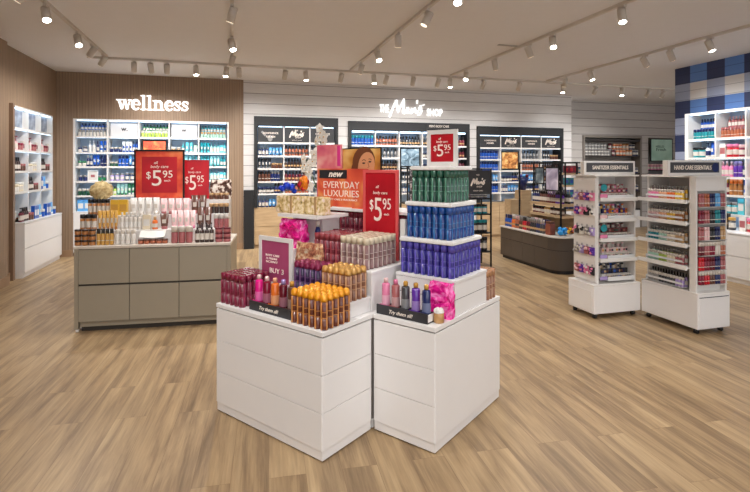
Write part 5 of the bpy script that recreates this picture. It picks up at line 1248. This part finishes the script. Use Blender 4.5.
# ------------------------------------------------------------------ lighting tracks and spotlights
def track(label, x0, x1, y0, y1):
    g = thing('lighting_track', label, 'lighting track', WF, x0, y0, CZ)
    part('rail', MB().box(-0.018, x1 - x0 + 0.018, -0.018, y1 - y0 + 0.018, -0.035, 0, TRACKW), g)
    part('end_feed', MB().box(-0.02, 0.02, -0.05, -0.0185, -0.036, -0.0, mat((170, 162, 152), .5)), g)
HB = MB()
def spot(label, x, y, aim, on, group, power=1.0):
    """one track spotlight: adapter, yoke, cylindrical can and lens, with its own light"""
    g = thing('track_spotlight', label, 'spotlight', WF, x, y, CZ - 0.036, group)
    part('adapter', MB().box(-0.016, 0.016, -0.045, 0.045, -0.022, 0, TRACKW).cyl((0, 0, -0.022), (0, 0, -0.06), 0.008, TRACKW, 8), g)
    d = Vector(aim).normalized(); c = Vector((0, 0, -0.10)); b = c - d * 0.075; f = c + d * 0.075
    part('can', MB().cyl(b, f, 0.043, TRACKW, 16), g)
    part('lens', MB().cyl(f, f + d * 0.004, 0.036, LAMP_ON if on else LAMP_DIM, 16), g)
    part('yoke', MB().cyl((0, 0, -0.055), b + d * .03, 0.006, TRACKW, 6), g)
    l = bpy.data.lights.new('spot_beam', 'SPOT'); l.energy = SPOT_W * power; l.spot_size = math.radians(105); l.spot_blend = 1.0; l.shadow_soft_size = 0.06; l.color = (1.0, 0.985, 0.965)
    o = bpy.data.objects.new('spot_beam', l); COL.objects.link(o); o.parent = g; o.location = f + d * 0.02
    o.rotation_euler = d.to_track_quat('-Z', 'Y').to_euler()
TR = [(-1.83, 'first'), (0.0, 'second'), (1.98, 'third'), (3.87, 'fourth'), (5.92, 'fifth')]
for X, nm in TR: track('white ceiling track running front to back, %s of five from the wood wall' % nm, X, X, -2.0, 8.35)
track('white ceiling track running along the back walls', -2.1, 11.0, 8.5, 8.5)
def ycol(px, X): return Frame(0, 0, 0).fx(px, 1) and yat(px, X)
def yat(px, X):
    k = (px - CXP) / FPX; r = (FW[0] + RT[0] * k, FW[1] + RT[1] * k); return r[1] * X / r[0]
HEADS = [(0, 22, 0, -.35, .1), (0, 46, 1, .25, -.45), (0, 78, 1, .3, -.5), (0, 92, 0, .3, .35), (0, 103, 0, -.4, .5),
         (2, 457, 1, -.1, -.4), (2, 427, 0, -.5, .1), (2, 398, 0, .1, .3), (2, 378, 1, .1, -.5), (2, 361, 0, -.2, .4),
         (3, 622, 1, -.1, -.25), (3, 553, 1, -.2, -.4), (3, 529, 0, .5, .1), (3, 495, 0, .4, .3), (3, 466, 1, -.3, -.45),
         (4, 710, 1, .2, -.3), (4, 671, 0, .7, .1), (4, 645, 0, .7, .0), (4, 591, 1, .2, -.3), (4, 565, 0, .1, .4)]
oset = {}
for t, px, on, ax, ay in HEADS:
    X, nm = TR[t]; oset[t] = oset.get(t, 0) + 1
    spot('white track spotlight, %s from the front on the %s track' % (ORD[oset[t] - 1], nm), X, yat(px, X), (-.7 if t == 0 and not on else ax, ay, -1), on, None)
for k, (Y, on, ay) in enumerate(((4.3, 0, .5), (5.3, 0, .3), (6.6, 1, -.4), (7.6, 0, .5))):
    spot('white track spotlight, %s from the front on the second track over the taupe table' % ORD[k], 0.0, Y, (-.3 if k % 2 else .2, ay, -1), on, None)
for t in range(5):  # unseen overhead spots added to light the scene, power balanced per track
    for Y in (-1.0, 0.9, 2.5):
        X, nm = TR[t]
        if t in (3, 4) and Y > 2: continue
        spot('white track spotlight above the viewer on the %s track' % nm, X, Y, (0.15, 0.45, -1), 0, 'spotlights above the viewer', (0.85, 1.1, 1.0, .6, .6)[t])
for k, (px, on) in enumerate([(134, 0), (151, 0), (167, 0), (196, 1), (226, 1), (239, 0), (285, 0), (306, 1), (341, 0), (374, 1), (386, 0), (413, 0), (438, 0), (450, 1), (483, 0), (519, 0), (563, 1), (595, 0), (622, 1), (648, 0), (663, 0)]):
    spot('white spotlight on the back track, %s from the wood wall' % ('first second third fourth fifth sixth seventh eighth ninth tenth eleventh twelfth thirteenth fourteenth fifteenth sixteenth seventeenth eighteenth nineteenth twentieth twenty-first'.split()[k]),
         WF.fx(px, 8.5), 8.5, (0.05 if k % 2 else -0.1, -.1 if on else .75, -1), on, None, 1.1)
# ceiling air diffuser near the right
g = thing('ceiling_vent', 'thin slot vent in the ceiling near the fourth track', 'vent', WF, 3.55, 6.1, CZ - 0.006); part('slot', MB().box(0, 0.30, 0, 0.06, 0, 0.006, mat('grey')), g)
